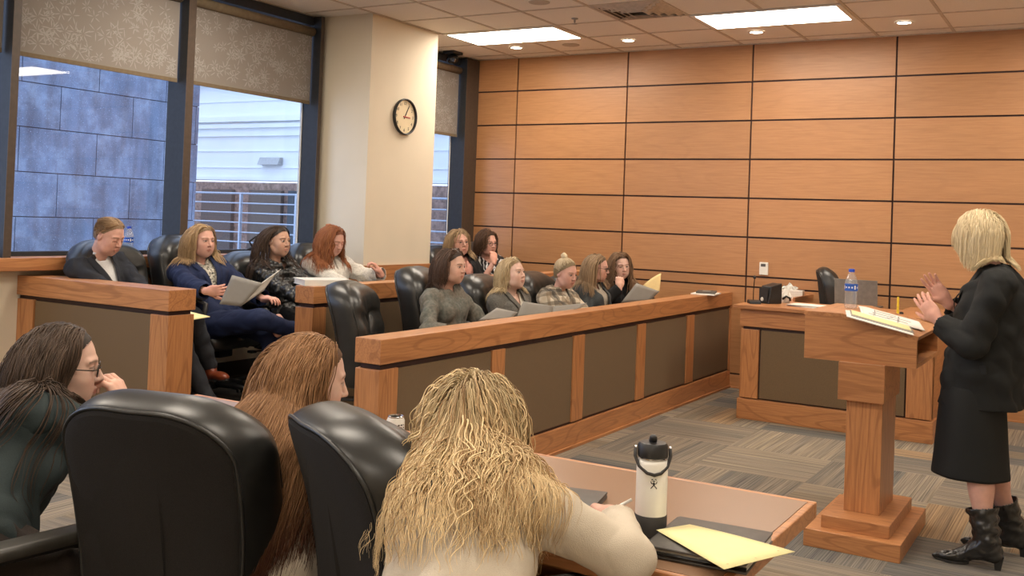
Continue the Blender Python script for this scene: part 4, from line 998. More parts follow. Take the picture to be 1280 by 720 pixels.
def hand_sdf(Wp, d, n, side, curl=(.5, .5, .5, .5), thumb=.4, s=1.0, spread=.10):
    """Wp wrist, d finger direction, n palm-normal (out of the palm), side +1 = left hand"""
    f = SDF(); d = unit(d); n = unit(n - d * (n @ d)); t = np.cross(d, n) * side     # t points to the thumb side
    t = unit(t); A = np.stack([d, t, n], 1)
    f.ell(Wp + d * .045 * s, V3(.052, .040, .0165) * s, A, .01)
    f.cap(Wp - d * .02 * s, Wp + d * .02 * s, .026 * s, .026 * s, .02)
    for i, (off, ln) in enumerate(((.028, .070), (.0095, .078), (-.0095, .073), (-.027, .058))):
        b = Wp + d * (.082 - .004 * (i == 3)) * s + t * off * s; th = 0.0; dirv = unit(d + t * (off * spread * 30)); c = curl[i]
        f.cap(Wp + d * .05 * s + t * off * .9 * s, b, .0105 * s, .0098 * s, .008)
        p = b
        for j, fr in enumerate((.44, .32, .24)):
            th += c * (1.0 if j else .75); v = dirv * math.cos(th) + n * math.sin(th); q = p + v * ln * fr * s
            f.cap(p, q, (.0092 - .0010 * j) * s, (.0086 - .0012 * j) * s, .0022); p = q
    b = Wp + d * .020 * s + t * .024 * s + n * .006 * s; v = unit(d * .75 + t * (1.0 - thumb) + n * (.15 + thumb * .6)); q = b + v * .038 * s; f.cap(b, q, .0145 * s, .0115 * s, .010)
    v = unit(d * 1.0 + t * (.5 - thumb * .6) + n * (.1 + thumb * .5)); q2 = q + v * .030 * s; f.cap(q, q2, .0108 * s, .0098 * s, .003); f.cap(q2, q2 + unit(v + n * thumb * .4) * .022 * s, .0095 * s, .0075 * s, .003)
    return f
def add_fold(V, Q, amp, f, seed, aniso=None):
    if amp <= 0: return V
    P = V if aniso is None else V * np.asarray(aniso); Nn = normals(V, Q)
    w_ = wob(P, f, seed); w_ = np.where(w_ < 0, -np.abs(w_) ** .7, w_ ** 1.0)
    return V + Nn * (np.maximum(w_, -.45) * amp * 1.9)[:, None]
# ---------------------------------------------------------------- hair
def hair_strands(n, c, H, s, length, coll, style, colors, seed, rad=.0035, steps=16, wave=0, wlen=.06, part=0.0, vol=.012, tip=None, fringe=0, back=0, dark_tip=None, gather=None, sides=4, face_frame=0.0, lenvar=.12, clumps=60, flip=0, curl_in=0, root_dark=None, drift=(0, 0), clumpk=.45, drift0=.22, wstart=.05):
    r = np.random.RandomState(seed); P = []
    # roots on the scalp
    while len(P) < n:
        v = r.normal(size=(n * 3, 3)); v /= np.linalg.norm(v, axis=1, keepdims=True)
        x, y, z = v.T; ok = (z > -.55 + np.maximum(0, x + .12) * 1.75) & ((x < .72) | (z > .56)) & (z > -.62); ok &= (r.uniform(size=len(x)) < np.where((x > .15) & (z > 0), 1.0, .62))
        P += list(v[ok])
    D0 = np.array(P[:n]); root = D0 * V3(.097, .079, .090) * s + V3(-.012, 0, .034) * s
    sd = np.where(root[:, 1] - part > 0, 1.0, -1.0)
    if style == 'pull':   # combed to a knot
        g_ = np.asarray(gather) * s; dirs = g_ - root; tot = np.linalg.norm(dirs, axis=1)
        dl = dirs / tot[:, None]
    else:
        dl = np.stack([-.25 - back + 0 * sd + np.where(root[:, 0] > .05 * s, face_frame, 0), sd * 1.0, -.15 + 0 * sd], 1)
        if fringe:
            fm = (root[:, 0] > .035 * s) & (np.abs(root[:, 1]) < .055 * s) & (root[:, 2] > .05 * s); dl[fm] = V3(1.0, 0, -.3)
    dl = dl / np.linalg.norm(dl, axis=1, keepdims=True)
    Pw = c + root @ H.T; Dw = dl @ H.T
    Ls = length * s * (1 + r.uniform(-lenvar, lenvar, n)); 
    if fringe: Ls = np.where(fm, fringe * s, Ls)
    if style == 'pull': Ls = np.minimum(Ls, tot * 1.08)
    if style == 'short': nn = root / np.linalg.norm(root, axis=1, keepdims=True); dl = nn * .55 + V3(.35, 0, .1) * np.where(root[:, 2:3] > .07 * s, 1, 0) + V3(-.6, 0, -1.1) * np.where(root[:, 2:3] > .07 * s, 0, 1); dl /= np.linalg.norm(dl, axis=1, keepdims=True); Ls = Ls * np.where(root[:, 2] > .075 * s, 1.0, .40)
    lay = r.uniform(.003, max(vol, .004), n); step = Ls / steps
    path = [Pw.copy()]; gdir = V3(drift[0], drift[1], -1.0)
    gw = .16 if style != 'pull' else 0
    X0_ = None
    for k in range(steps):
        if style == 'short': pass
        elif style == 'pull':
            tg = c + H @ (np.asarray(gather) * s); Dw = tg - Pw; Dw /= (np.linalg.norm(Dw, axis=1, keepdims=True) + 1e-9)
        else:
            gd = V3(0, 0, -1.0) + (gdir - V3(0, 0, -1.0)) * min(1, max(0, (k / steps - drift0) * 5)); Dw = Dw * (1 - gw) + gd * gw + r.normal(size=Dw.shape) * .02
            if curl_in and k > steps * .6: Dw = Dw + unit(1)[None] * 0 + (c - Pw) * V3(1, 1, 0) * curl_in
            if flip and k > steps * .75: o_ = (Pw - c) * V3(1, 1, 0); Dw = Dw + o_ / (np.linalg.norm(o_, axis=1, keepdims=True) + 1e-9) * flip
            gw = min(.45, gw + .06)
        Dw = Dw / (np.linalg.norm(Dw, axis=1, keepdims=True) + 1e-9)
        Pn = Pw + Dw * step[:, None]
        for _ in range(2):
            dd = coll.at(Pn) - lay; m_ = dd < 0
            if m_.any(): g_ = coll.grad(Pn[m_]); Pn[m_] -= g_ * dd[m_][:, None]
        dn = Pn - Pw; ln = np.linalg.norm(dn, axis=1, keepdims=True) + 1e-9; Dw = dn / ln; Pw = Pw + Dw * step[:, None]; path.append(Pw.copy())
    X = np.stack(path, 1)                          # n, steps+1, 3
    T_ = np.gradient(X, axis=1); T_ /= np.linalg.norm(T_, axis=2, keepdims=True) + 1e-9
    out = X - c; out = out - (out * T_).sum(2, keepdims=True) * T_; out /= np.linalg.norm(out, axis=2, keepdims=True) + 1e-9
    bi = np.cross(T_, out)
    # clumps share the wave phase
    clumps_ = max(1, clumps); cl = r.randint(0, clumps_, n); az = np.arctan2(root[:, 1], root[:, 0]); order = np.argsort(np.argsort(az + root[:, 2] * 6)); cl = (order * clumps_ // n); ph = r.uniform(0, 6.28, clumps_)[cl] + r.normal(size=n) * .25; am = r.uniform(.6, 1.3, clumps_)[cl]
    t = np.linspace(0, 1, steps + 1)[None, :]; arc = t * Ls[:, None]
    if wave:
        env = np.clip((arc - wstart) / .10, 0, 1); w1 = np.sin(arc / wlen * 2 * PI + ph[:, None]) * wave * env * am[:, None]; w2 = np.cos(arc / wlen * 2 * PI + ph[:, None]) * wave * .6 * env * am[:, None]
        X = X + bi * w1[..., None] + out * np.maximum(w2, -.2 * wave)[..., None]
    # gather strands of a clump toward their mean for a lock-like look
    if clumps and style != 'pull':
        for k in range(clumps):
            m_ = cl == k
            if m_.sum() > 2:
                mean = X[m_].mean(0, keepdims=True); wgt = (np.clip(t - .15, 0, 1) * clumpk)[..., None]; X[m_] = X[m_] * (1 - wgt) + mean * wgt
    if wave or clumps:
        Xf = X.reshape(-1, 3)
        for _ in range(2):
            dd = coll.at(Xf) - .002; m_ = dd < 0
            if m_.any(): g_ = coll.grad(Xf[m_]); Xf[m_] -= g_ * np.maximum(dd[m_], -.03)[:, None]
        X = Xf.reshape(X.shape)
    R_ = rad * (1 - .75 * t ** 2.2) * np.where(arc < .01, .8, 1) * r.uniform(.6, 1.3, (n, 1)); R_ = np.broadcast_to(R_, (n, steps + 1))
    ang = np.arange(sides) * 2 * PI / sides
    V = X[:, :, None, :] + R_[..., None, None] * (np.cos(ang)[None, None, :, None] * bi[:, :, None, :] * 1.25 + np.sin(ang)[None, None, :, None] * out[:, :, None, :] * .7)
    V = V.reshape(-1, 3); base = (np.arange(n) * (steps + 1) * sides)[:, None, None]; kk = (np.arange(steps) * sides)[None, :, None]; j = np.arange(sides)[None, None, :]; j2 = (j + 1) % sides
    F = np.stack([base + kk + j, base + kk + sides + j, base + kk + sides + j2, base + kk + j2], 3).reshape(-1, 4)
    ca, cb = np.array(colors[0]), np.array(colors[1]); mix_ = np.clip(.5 * r.uniform(0, 1, n) + .5 * r.uniform(0, 1, clumps if clumps else 1)[cl if clumps else 0], 0, 1)
    col = ca * (1 - mix_[:, None]) + cb * mix_[:, None]; col = np.repeat(col[:, None, :], steps + 1, 1)
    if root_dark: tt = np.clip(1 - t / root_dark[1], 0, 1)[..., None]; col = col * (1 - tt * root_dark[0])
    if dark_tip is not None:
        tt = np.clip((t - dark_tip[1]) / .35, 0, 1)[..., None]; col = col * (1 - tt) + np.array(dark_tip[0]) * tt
    col = np.repeat(col[:, :, None, :], sides, 2).reshape(-1, 3)
    return V, F, col
def hair_cap(c, H, s, col, sdf, off=.0012, face_x=.058, low=-.045, side_low=-.045):
    """thin shell hugging the skull under the strands"""
    V, Q = sdf.mesh(.0035); L_ = (V - c) @ H / s
    z_ = L_[:, 2]; lim = np.interp(z_, [-.06, .0, .02, .06, .085, .10], [-.012, -.006, .012, face_x - .008, face_x + .010, .2]); keepv = (L_[:, 0] < lim) & (z_ > np.where(L_[:, 0] > -.03, side_low, low))
    k = keepv[Q].all(1); V2, Q2, _ = compact(V, Q, k); V2 = V2 + normals(V2, Q2) * off
    L2 = (V2 - c) @ H; st_ = .85 + .3 * np.sin(np.arctan2(L2[:, 1], L2[:, 0]) * 90 + L2[:, 2] * 60) * np.sin(np.arctan2(L2[:, 1], L2[:, 0]) * 37); return V2, Q2, np.array(col)[None] * st_[:, None]
def merge(parts):
    V = []; F = []; Cc = []; b = 0
    for v, f, c_ in parts: V.append(v); F.append(np.asarray(f) + b); Cc.append(c_); b += len(v)
    return np.concatenate(V), np.concatenate(F), np.concatenate(Cc)
def cloth_mat(name, col, rough=.85, vary=.12, scale=300, bmp=.25, sheen=0.0, spec=.3):
    if name not in M: M[name] = plain(name, col, rough, vary=vary, scale=scale, bmp=bmp, sheen=sheen, spec=spec)
    return M[name]
SKIN = {'fair': (0.62, 0.385, 0.295), 'pale': (0.68, 0.45, 0.36), 'warm': (0.55, 0.33, 0.24), 'rosy': (0.67, 0.385, 0.305)}
def person(P):
    """builds one figure; all joints in world space, meshes relative to the root empty"""
    s = P.get('s', .95); male = P.get('male', False); hc = V3(*P['head']); by = P['yaw']; H = frame(P.get('hyaw', by), P.get('hpitch', 0), P.get('hroll', 0))
    fine = P.get('fine', 0.0065); B = frame(by); fwd, lef = B[:, 0], B[:, 1]
    nb = V3(*P['neck']) if 'neck' in P else hc - H[:, 2] * .165 * s - H[:, 0] * .028 * s - fwd * P.get('hfwd', .02)
    pel = V3(*P['pelvis']); org = V3(pel[0], pel[1], P['floor'])
    up = unit(nb - pel); L_ = np.linalg.norm(nb - pel); f2 = unit(fwd - up * (fwd @ up)); l2 = np.cross(up, f2)
    if 'twist' in P: a_ = math.radians(P['twist']); f2s, l2s = f2 * math.cos(a_) + l2 * math.sin(a_), l2 * math.cos(a_) - f2 * math.sin(a_)
    else: f2s, l2s = f2, l2
    A = np.stack([f2, l2, up], 1); As = np.stack([f2s, l2s, up], 1); W_ = P.get('build', 1.0)
    hump = P.get('hunch', .03); mid = pel + (nb - pel) * .5 - f2 * hump; chest = pel + (nb - pel) * .72 - f2s * hump * .8
    e = empty('person', tuple(org), 0, P['label'], 'person'); outer = []
    sw = P.get('sw', .142 if not male else .165) * W_
    sh = {1: nb - up * .045 + l2s * sw - f2s * .012 + up * P.get('shrugL', 0), -1: nb - up * .045 - l2s * sw - f2s * .012 + up * P.get('shrugR', 0)}
    torso = SDF()
    torso.ell(pel + up * .02, V3(.115, .165, .12) * W_, A, .04); torso.ell(mid, V3(.092, .118, .15) * W_, A, .06); torso.ell(chest, V3(.102, .138, .15) * W_, As, .06)
    torso.cap(sh[1] - l2s * .02, sh[-1] + l2s * .02, .047 * W_, .047 * W_, .05); torso.cap(nb - up * .025, sh[1] - up * .002, .040, .036, .03); torso.cap(nb - up * .025, sh[-1] - up * .002, .040, .036, .03)
    if not male:
        for y in (-1, 1): torso.ell(chest + f2s * .075 * W_ + l2s * y * .068 - up * .02, V3(.052, .060, .062) * W_, As, .03)
    neck = SDF(); hb = hc - H[:, 2] * .07 * s - H[:, 0] * .02 * s
    neck.cap(nb - up * .03, hb, .050 * s if not male else .057, .046 * s if not male else .054, .03)
    # arms
    arms = {}; joints = {}; hands = SDF()
    for sd, key in ((1, 'L'), (-1, 'R')):
        a = P['arm' + key]; S0 = sh[sd]; Wt = V3(*a['w']); El, Wr = ik(S0, Wt, .275 * P.get('al', 1), .245 * P.get('al', 1), V3(*a.get('e', (0, 0, -1))))
        if 'ef' in a: El = V3(*a['ef']); Wr = Wt
        joints[sd] = (S0, El, Wr); q = SDF(); q.cap(S0, El, .040 * W_, .031 * W_, .03); q.cap(El, Wr, .031 * W_, .022 * W_, .02); arms[sd] = q
        fd = V3(*a['d']) if 'd' in a else unit(Wr - El); pn = V3(*a['n']) if 'n' in a else V3(0, 0, -1)
        if not a.get('nohand'): hands += hand_sdf(Wr + unit(fd) * .012, fd, pn, sd, a.get('c', (.5, .5, .5, .5)), a.get('th', .4), s * 1.0, a.get('sp', .08))
    legs = {}; lj = {}
    for sd, key in ((1, 'L'), (-1, 'R')):
        g = P['leg' + key]; Hp = pel + l2 * sd * .085 * W_ - up * .02; K = V3(*g['k']); An = V3(*g['a']); q = SDF(); q.cap(Hp, K, (.088 if not P.get('barelegs') else .070) * W_, .056, .03); q.cap(K, An, .054, .036, .03); q.ell(K + (An - K) * .3 - fwd * .015, V3(.05, .048, .09), None, .03); legs[sd] = q; lj[sd] = (Hp, K, An, g)
    skin = np.array(SKIN[P.get('skin', 'fair')])
    # ---- body: one mesh (torso, arms, legs coarse; head, neck, hands fine)
    body = torso.infl(-.004) + arms[1] + arms[-1]
    if P.get('barelegs'): body += legs[1] + legs[-1]
    else: body += legs[1].infl(-.008) + legs[-1].infl(-.008)
    bV, bQ = body.mesh(.009); bV = smooth_mesh(bV, bQ, 1); parts = [(bV, bQ, np.tile(skin, (len(bV), 1)))]
    hs = head_sdf(hc, H, s, male); hd = hs + neck; hV, hQ = hd.mesh(.0032 if fine < .006 else .0036)
    L3 = (hV - hc) @ H / s; col = np.tile(skin, (len(hV), 1)); x, y, z = L3.T
    lipm = np.clip(1 - (((y) / .022) ** 2 + ((z + .056) / .0095) ** 2), 0, 1) * (x > .078); col = col * (1 - np.minimum(1, lipm * 2.2)[:, None] * .62) + np.array(P.get('lips', (.42, .12, .10))) * (np.minimum(1, lipm * 2.2)[:, None] * .62)
    for sy in (-1, 1):
        ck = np.exp(-(((y - sy * .042) / .022) ** 2 + ((z + .030) / .02) ** 2)) * (x > .03); col = col * (1 - ck[:, None] * .22) + np.array((.66, .27, .20)) * ck[:, None] * .22
        ey = np.clip(1.6 - (((y - sy * .031) / .0145) ** 2 + ((z - .009) / .0060) ** 2) * 1.3, 0, 1) * (x > .066)
        if not P.get('eyes_closed'): col = col * (1 - ey[:, None] * .9) + np.array((.42, .38, .35)) * ey[:, None] * .9
        ir = np.clip(2 - (((y - sy * .031 - P.get('gaze', 0)) / .0066) ** 2 + ((z - .009) / .0066) ** 2) * 1.6, 0, 1) * (x > .066) * (ey > 0)
        if not P.get('eyes_closed'): col = col * (1 - ir[:, None]) + np.array((.035, .025, .018)) * ir[:, None]
        ls = np.exp(-(((z - (.0162 if not P.get('eyes_closed') else .003) + ((y - sy * .031) / .016) ** 2 * .004) / .0020) ** 2)) * (np.abs(y - sy * .031) < .017) * (x > .06); col = col * (1 - ls[:, None] * .8) + np.array((.03, .02, .015)) * ls[:, None] * .8
        br = np.exp(-(((z - .031 + (np.abs(y - sy * .030) / .02) ** 2 * .003) / .0032) ** 2)) * (np.abs(y - sy * .032) < .020) * (x > .055); bc = np.array(P.get('brow', P['hair'][0])) * .7; col = col * (1 - br[:, None] * .75) + bc * br[:, None] * .75
    parts.append((hV, hQ, col))
    nV, nQ = hands.mesh(.0032 if fine < .006 else .0040); parts.append((nV, nQ, np.tile(skin * V3(1.02, .93, .90), (len(nV), 1))))
    if P.get('barelegs'): pass
    bv, bf, bc = merge(parts); link('body', (bv - org), bf, [M['skin']], e, True, cattr=bc)
    # ---- clothes
    def garment(name, sdf, mat, cut=None, h=None, fold=.003, ff=28, seed=1, mats=None, sm=1, fm=None):
        if name not in ('trousers', 'skirt', 'sock', 'boot'): outer.append(sdf)
        V, Q = sdf.mesh(h or fine); V = smooth_mesh(V, Q, sm)
        V = add_fold(V, Q, fold, ff * 2.6, seed, (1, 1, .7)); V = add_fold(V, Q, fold * .8, ff * 1.1, seed + 50)
        if cut is not None:
            k = ~cut(V)[Q].any(1)
            if k.sum() == 0: return None
            V, Q, _ = compact(V, Q, k)
        o = link(name, V - org, Q, mats or [mat], e, True, fmat=(fm(V, Q) if fm else None)); md = o.modifiers.new('solid', 'SOLIDIFY'); md.thickness = .003; md.offset = -1; return o
    def tl(V): return (V - nb) @ As       # torso frame at neck: forward, left, up
    def neckcut(r, front=0.0, width=.045, dep=.0):
        def f(V):
            q = tl(V); rr = np.hypot(q[:, 0] - .01, q[:, 1]); c_ = (rr < r) & (q[:, 2] > -.055)
            if front: c_ |= (q[:, 0] > .0) & (q[:, 2] > -front) & (np.abs(q[:, 1]) < width * (1 + q[:, 2] / front))
            return c_ | (q[:, 2] > .06)
        return f
    def sleeve_end(frac):
        """drop what is past frac of the forearm"""
        def f(V):
            m_ = np.zeros(len(V), bool)
            for sd in (1, -1):
                S0, El, Wr = joints[sd]; u = Wr - El; Lf = np.linalg.norm(u); u = u / Lf; t = (V - El) @ u; rad_ = np.linalg.norm(V - El - t[:, None] * u, axis=1); m_ |= (t > Lf * frac) & (rad_ < .075) & (t < Lf * 1.35)
            return m_
        return f
    ctx = dict(P=P, e=e, org=org, hc=hc, H=H, s=s, nb=nb, pel=pel, A=A, As=As, up=up, f2=f2s, l2=l2s, torso=torso, arms=arms, legs=legs, joints=joints, lj=lj, neck=neck, garment=garment, neckcut=neckcut, sleeve_end=sleeve_end, tl=tl, fwd=fwd, lef=lef, sh=sh, chest=chest, mid=mid, W_=W_, fine=fine, hs=hs, L_=L_)
    P['outfit'](ctx)
    # ---- hair
    guard = SDF(); w = lambda *a: hc + H @ (V3(*a) * s)
    guard.ell(w(.050, 0, -.015), V3(.075, .058, .10) * s, H, 0)
    coll = hs + neck.infl(.004) + guard
    for g_ in (outer[-2:] or [torso.infl(.02)]): coll = coll + g_.infl(.005)
    if P.get('bridge'): coll.cap(hc - H[:, 0] * .045 * s - H[:, 2] * .01, ctx['chest'] - ctx['f2'] * .045 + ctx['up'] * .03, .062, .10, .08)
    hk = dict(P.get('hairk', {})); hn = P.get('hn', 420)
    base = SDF(); base.ell(w(-.012, 0, .033), V3(.098, .080, .091) * s, H, .02); base.ell(w(-.02, 0, -.01), V3(.080, .074, .07) * s, H, .03)
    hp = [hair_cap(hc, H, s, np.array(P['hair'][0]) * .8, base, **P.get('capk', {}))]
    if not P.get('short'): hp.append(hair_strands(hn, hc, H, s, P['hlen'], coll, hk.pop('style', 'down'), P['hair'], P.get('seed', 1), **hk))
    else:
        hp.append(hair_strands(hn, hc, H, s, P['hlen'], hs, 'short', P['hair'], 3, rad=.0020, steps=3, vol=.003, clumps=0))
    for ex in P.get('hair_extra', []): k2 = dict(ex); n2 = k2.pop('n'); l2_ = k2.pop('len'); hp.append(hair_strands(n2, hc, H, s, l2_, coll, k2.pop('style', 'down'), P['hair'], k2.pop('seed', 9), **k2))
    hv, hf, hcc = merge(hp); link('hair', hv - org, hf, [M['hair']], e, True, cattr=hcc)
    if 'bun' in P:
        b_ = SDF(); cb = w(*P['bun'][0]); rb_ = P['bun'][1]; b_.ell(cb, V3(rb_, rb_, rb_ * .8), H, 0); V, Q = b_.mesh(.004); V = add_fold(V, Q, .004, 120, 3); link('hair_bun', V - org, Q, [M['hair']], e, True, cattr=np.tile(np.array(P['hair'][1]), (len(V), 1)))
    # ---- glasses
    if P.get('glasses'):
        gl = MB(); rim = .0017
        for sy in (-1, 1):
            cy = sy * .032; pts = [w(.096 - .35 * abs(.020 * math.cos(t_)) * 0 - .004 * (1 - math.cos(t_ * 1)) * 0, cy + .0215 * math.copysign(abs(math.cos(t_)) ** .8, math.cos(t_)), .005 + .0165 * math.copysign(abs(math.sin(t_)) ** .8, math.sin(t_))) - org for t_ in np.linspace(0, 2 * PI, 25)[:-1]]
            gl.tube(pts, P.get('rim', rim), 6, closed=True); gl.tube([w(.095, sy * .053, .010) - org, w(.085, sy * .070, .010) - org, w(.0, sy * .083, .010) - org, w(-.02, sy * .083, -.004) - org], rim, 6)
        gl.tube([w(.097, -.011, .008) - org, w(.103, 0, .011) - org, w(.097, .011, .008) - org], rim, 6)
        g_ = gl.build('glasses', [cloth_mat('frame_' + str(P.get('gcol', 'dark')), (0.02, 0.015, 0.012) if P.get('gcol', 'dark') == 'dark' else (.35, .16, .10), .3, bmp=0)], e, smooth=True)
        for sy in (-1, 1):
            lz = MB(); n_ = 20; lz.add([tuple(w(.0962, sy * .032 + .0205 * math.cos(t_), .005 + .0155 * math.sin(t_)) - org) for t_ in np.linspace(0, 2 * PI, n_ + 1)[:-1]], [tuple(range(n_))]); lz.build('lens', [M['lens']], g_)
    return e, ctx
# ---------------------------------------------------------------- garments
def trousers(ctx, mat, fold=.004, h=None):
    P = ctx['P']; q = SDF(); pel, A, up = ctx['pel'], ctx['A'], ctx['up']; W_ = ctx['W_']
    q.ell(pel + up * .02, V3(.122, .172, .125) * W_, A, .04)
    for sd in (1, -1):
        Hp, K, An, g = ctx['lj'][sd]; q.cap(Hp, K, .098 * W_, .068, .03); q.cap(K, An + (K - An) * .06, .064, .052, .03)
    ctx['garment']('trousers', q, mat, lambda V: (V - pel) @ up > .10, h=h or .009, fold=fold, ff=22, seed=4)
def shoe(ctx, sd, mat, heel=0.0, yaw=None, pitch=0, size=1.0, name='shoe', sole=None):
    Hp, K, An, g = ctx['lj'][sd]; R_ = frame(yaw if yaw is not None else g.get('fy', ctx['P']['yaw']), g.get('fp', pitch)); f, l, u = R_[:, 0], R_[:, 1], R_[:, 2]; q = SDF(); z = size
    q.cap(An - u * .01, An - u * .045, .040 * z, .036 * z, .02); q.ell(An + f * .075 * z - u * .055, V3(.095, .040, .032) * z, R_, .03); q.ell(An + f * .14 * z - u * .065, V3(.052, .036, .022) * z, R_, .02); q.ell(An - f * .015 * z - u * .055, V3(.040, .034, .036) * z, R_, .02)
    V, Q = q.mesh(.005); org = ctx['org']; o = link(name, V - org, Q, [mat], ctx['e'], True)
    a = MB(); n_ = 20; base = An - u * .085 * z
    V2 = [];
    for hgt in (0, .012):
        for i in range(n_):
            t_ = 2 * PI * i / n_; x_ = .058 + .135 * math.cos(t_); y_ = .040 * math.sin(t_) * (1 - .15 * math.cos(t_ * 1)); V2.append(tuple(base + f * x_ * z + l * y_ * z + u * hgt - org))
    a.add(V2, [tuple(range(n_))[::-1], tuple(range(n_, 2 * n_))] + [(i, (i + 1) % n_, n_ + (i + 1) % n_, n_ + i) for i in range(n_)]); a.build('sole', [sole or M['rubber']], o); return o
def top_garment(ctx, name, mat, infl, cut_neck, sleeve=.93, hem=0.0, fold=.0035, ff=26, seed=1, kk=None, loose=0.0, h=None, puff=False, mats=None, fm=None, arm_extra=0.006, noarms=False):
    tor = ctx['torso'].infl(infl, kk); arms = ctx['arms'][1].infl(infl + arm_extra) + ctx['arms'][-1].infl(infl + arm_extra); q = tor + (SDF() if noarms else arms); q += ctx['neck'].infl(infl + .002) if False else SDF()
    if loose: q.ell(ctx['mid'], V3(.12 + loose, .15 + loose, .17), ctx['A'], .05); q.ell(ctx['pel'] + ctx['up'] * .03, V3(.13 + loose, .18 + loose, .14), ctx['A'], .05)
    if puff:
        for sd in (1, -1):
            S0, El, Wr = ctx['joints'][sd]
            for a, b, r0, r1, n_ in ((S0, El, .072, .066, 5), (El, Wr, .064, .050, 4)):
                ax = unit(b - a); R_ = np.stack([ax, unit(np.cross(ax, V3(.1, .2, 1))), np.cross(ax, unit(np.cross(ax, V3(.1, .2, 1))))], 1)
                for i in range(n_): t_ = (i + .5) / n_; r_ = r0 + (r1 - r0) * t_; q.ell(a + (b - a) * t_, V3(np.linalg.norm(b - a) / n_ * .62, r_, r_), R_, .006)
        for i in range(6): t_ = .1 + i * .15; c_ = ctx['pel'] + (ctx['nb'] - ctx['pel']) * t_ - ctx['f2'] * .02; q.ell(c_, V3(.150, .195 - .01 * abs(i - 3), .048), ctx['As'], .006)
        q.cap(ctx['nb'] + ctx['l2'] * .06 + ctx['up'] * .02 - ctx['f2'] * .03, ctx['nb'] - ctx['l2'] * .06 + ctx['up'] * .02 - ctx['f2'] * .03, .045, .045, .01)
    se = ctx['sleeve_end'](sleeve) if sleeve < 2 else (lambda V: np.zeros(len(V), bool)); pel, up = ctx['pel'], ctx['up']
    def cut(V): return cut_neck(V) | se(V) | (((V - pel) @ up < hem) & (np.linalg.norm(V - pel, axis=1) < .34))
    return ctx['garment'](name, q, mat, cut, h=h, fold=fold, ff=ff, seed=seed, mats=mats, fm=fm)
def lapels(ctx, mat, depth, width=.05, infl=.024, name='lapel', spread=.055):
    """two lapel strips draped on the chest"""
    nb, As, tor = ctx['nb'], ctx['As'], ctx['torso'].infl(infl); org = ctx['org']
    for sd in (1, -1):
        n_ = 12; V = []; F = []
        for i in range(n_ + 1):
            t_ = i / n_; z_ = .035 - t_ * (depth + .035); yin = sd * (spread * (1 - t_) ** 1.1 + .004); wd = width * math.sin(min(1, .25 + t_ * 1.2) * PI * .62) * (1 - t_ * .55) + .008
            for j in range(4): V.append((.03 if t_ > .2 else -.02 + .05 * t_ * 5, yin + sd * wd * j / 3, z_))
        V = np.array(V); Pw = nb + V @ As.T + ctx['f2'] * .10
        for _ in range(14):
            d = tor.at(Pw); Pw = Pw - ctx['f2'] * np.clip(d, -.03, .03)[:, None] * .9
        Pw = Pw + tor.grad(Pw) * .004
        for i in range(n_):
            for j in range(3): a = i * 4 + j; q = (a, a + 1, a + 5, a + 4); F.append(q if sd > 0 else q[::-1])
        o = link(name, Pw - org, F, [mat], ctx['e'], True); md = o.modifiers.new('s', 'SOLIDIFY'); md.thickness = .004; md.offset = 1
def collar_band(ctx, mat, r0=.062, h0=-.02, h1=.035, name='collar', front_open=.6, lean=.0):
    nb, As, org, H = ctx['nb'], ctx['As'], ctx['org'], ctx['H']; V = []; F = []; n_ = 28
    for i in range(n_ + 1):
        a = front_open + (2 * PI - 2 * front_open) * i / n_; 
        for (r_, z_) in ((r0 + .012, h0), (r0, h1), (r0 + .004, h1 + .001), (r0 + .018, h0 + .006)):
            V.append(nb + As @ V3(.012 + r_ * math.cos(a), r_ * .95 * math.sin(a), z_ + .010 * -math.cos(a)))
    for i in range(n_):
        for j in range(3): q = i * 4 + j; F.append((q, q + 4, q + 5, q + 1))
    link(name, np.array(V) - org, F, [mat], ctx['e'], True)
# ================================================================ the people
def seatlegs(px_, py, floor, yaw, kx=.42, spread=.10, dk=0.0, foot=.02, kz=.50):
    f = frame(yaw); fw, lf = f[:, 0], f[:, 1]; o = {}
    for sd, k in ((1, 'L'), (-1, 'R')):
        K = V3(px_, py, floor + kz) + fw * kx + lf * sd * (spread + .02); An = V3(px_, py, floor + .095) + fw * (kx - foot) + lf * sd * (spread + .03); o[k] = dict(k=tuple(K), a=tuple(An))
    return o
def lap_arm(px_, py, z, yaw, sd, fx=.28, lx=.06, out=.5, c=(.5, .55, .6, .6)):
    f = frame(yaw); fw, lf = f[:, 0], f[:, 1]; w_ = V3(px_, py, z) + fw * fx + lf * sd * lx
    return dict(w=tuple(w_), e=tuple(lf * sd * out - fw * .5 + V3(0, 0, -.8)), d=tuple(fw * .8 - lf * sd * .5), n=(0, 0, -1), c=c)
def simple_seated(P):
    px_, py, pz = P['pelvis']; L_ = seatlegs(px_, py, P['floor'], P['yaw'], kx=P.get('kx', .40)); P.setdefault('legL', L_['L']); P.setdefault('legR', L_['R'])
    P.setdefault('armL', lap_arm(px_, py, pz + .14, P['yaw'], 1)); P.setdefault('armR', lap_arm(px_, py, pz + .14, P['yaw'], -1)); return P
def booklet(name, label, org, corners, cover, page, open_to=None, cat='booklet', parent_extra=None):
    """a held cover sheet (corners) with a second leaf"""
    e = empty(name, org, 0, label, cat)
    sheet('cover', org, corners, cover, e, th=.004)
    if open_to: sheet('page', org, open_to, page, e, th=.004, sag=lambda u, v: .01 * math.sin(u * 3.1))
    return e
COL = dict(charcoal=(.022, .024, .030), navy=(.012, .020, .060), white=(.68, .66, .62), cream=(.66, .60, .50), black=(.010, .010, .011), dkgreen=(.032, .046, .048), grey=(.13, .125, .115), beige=(.60, .525, .42), sage=(.115, .125, .105), taupe=(.36, .32, .27))
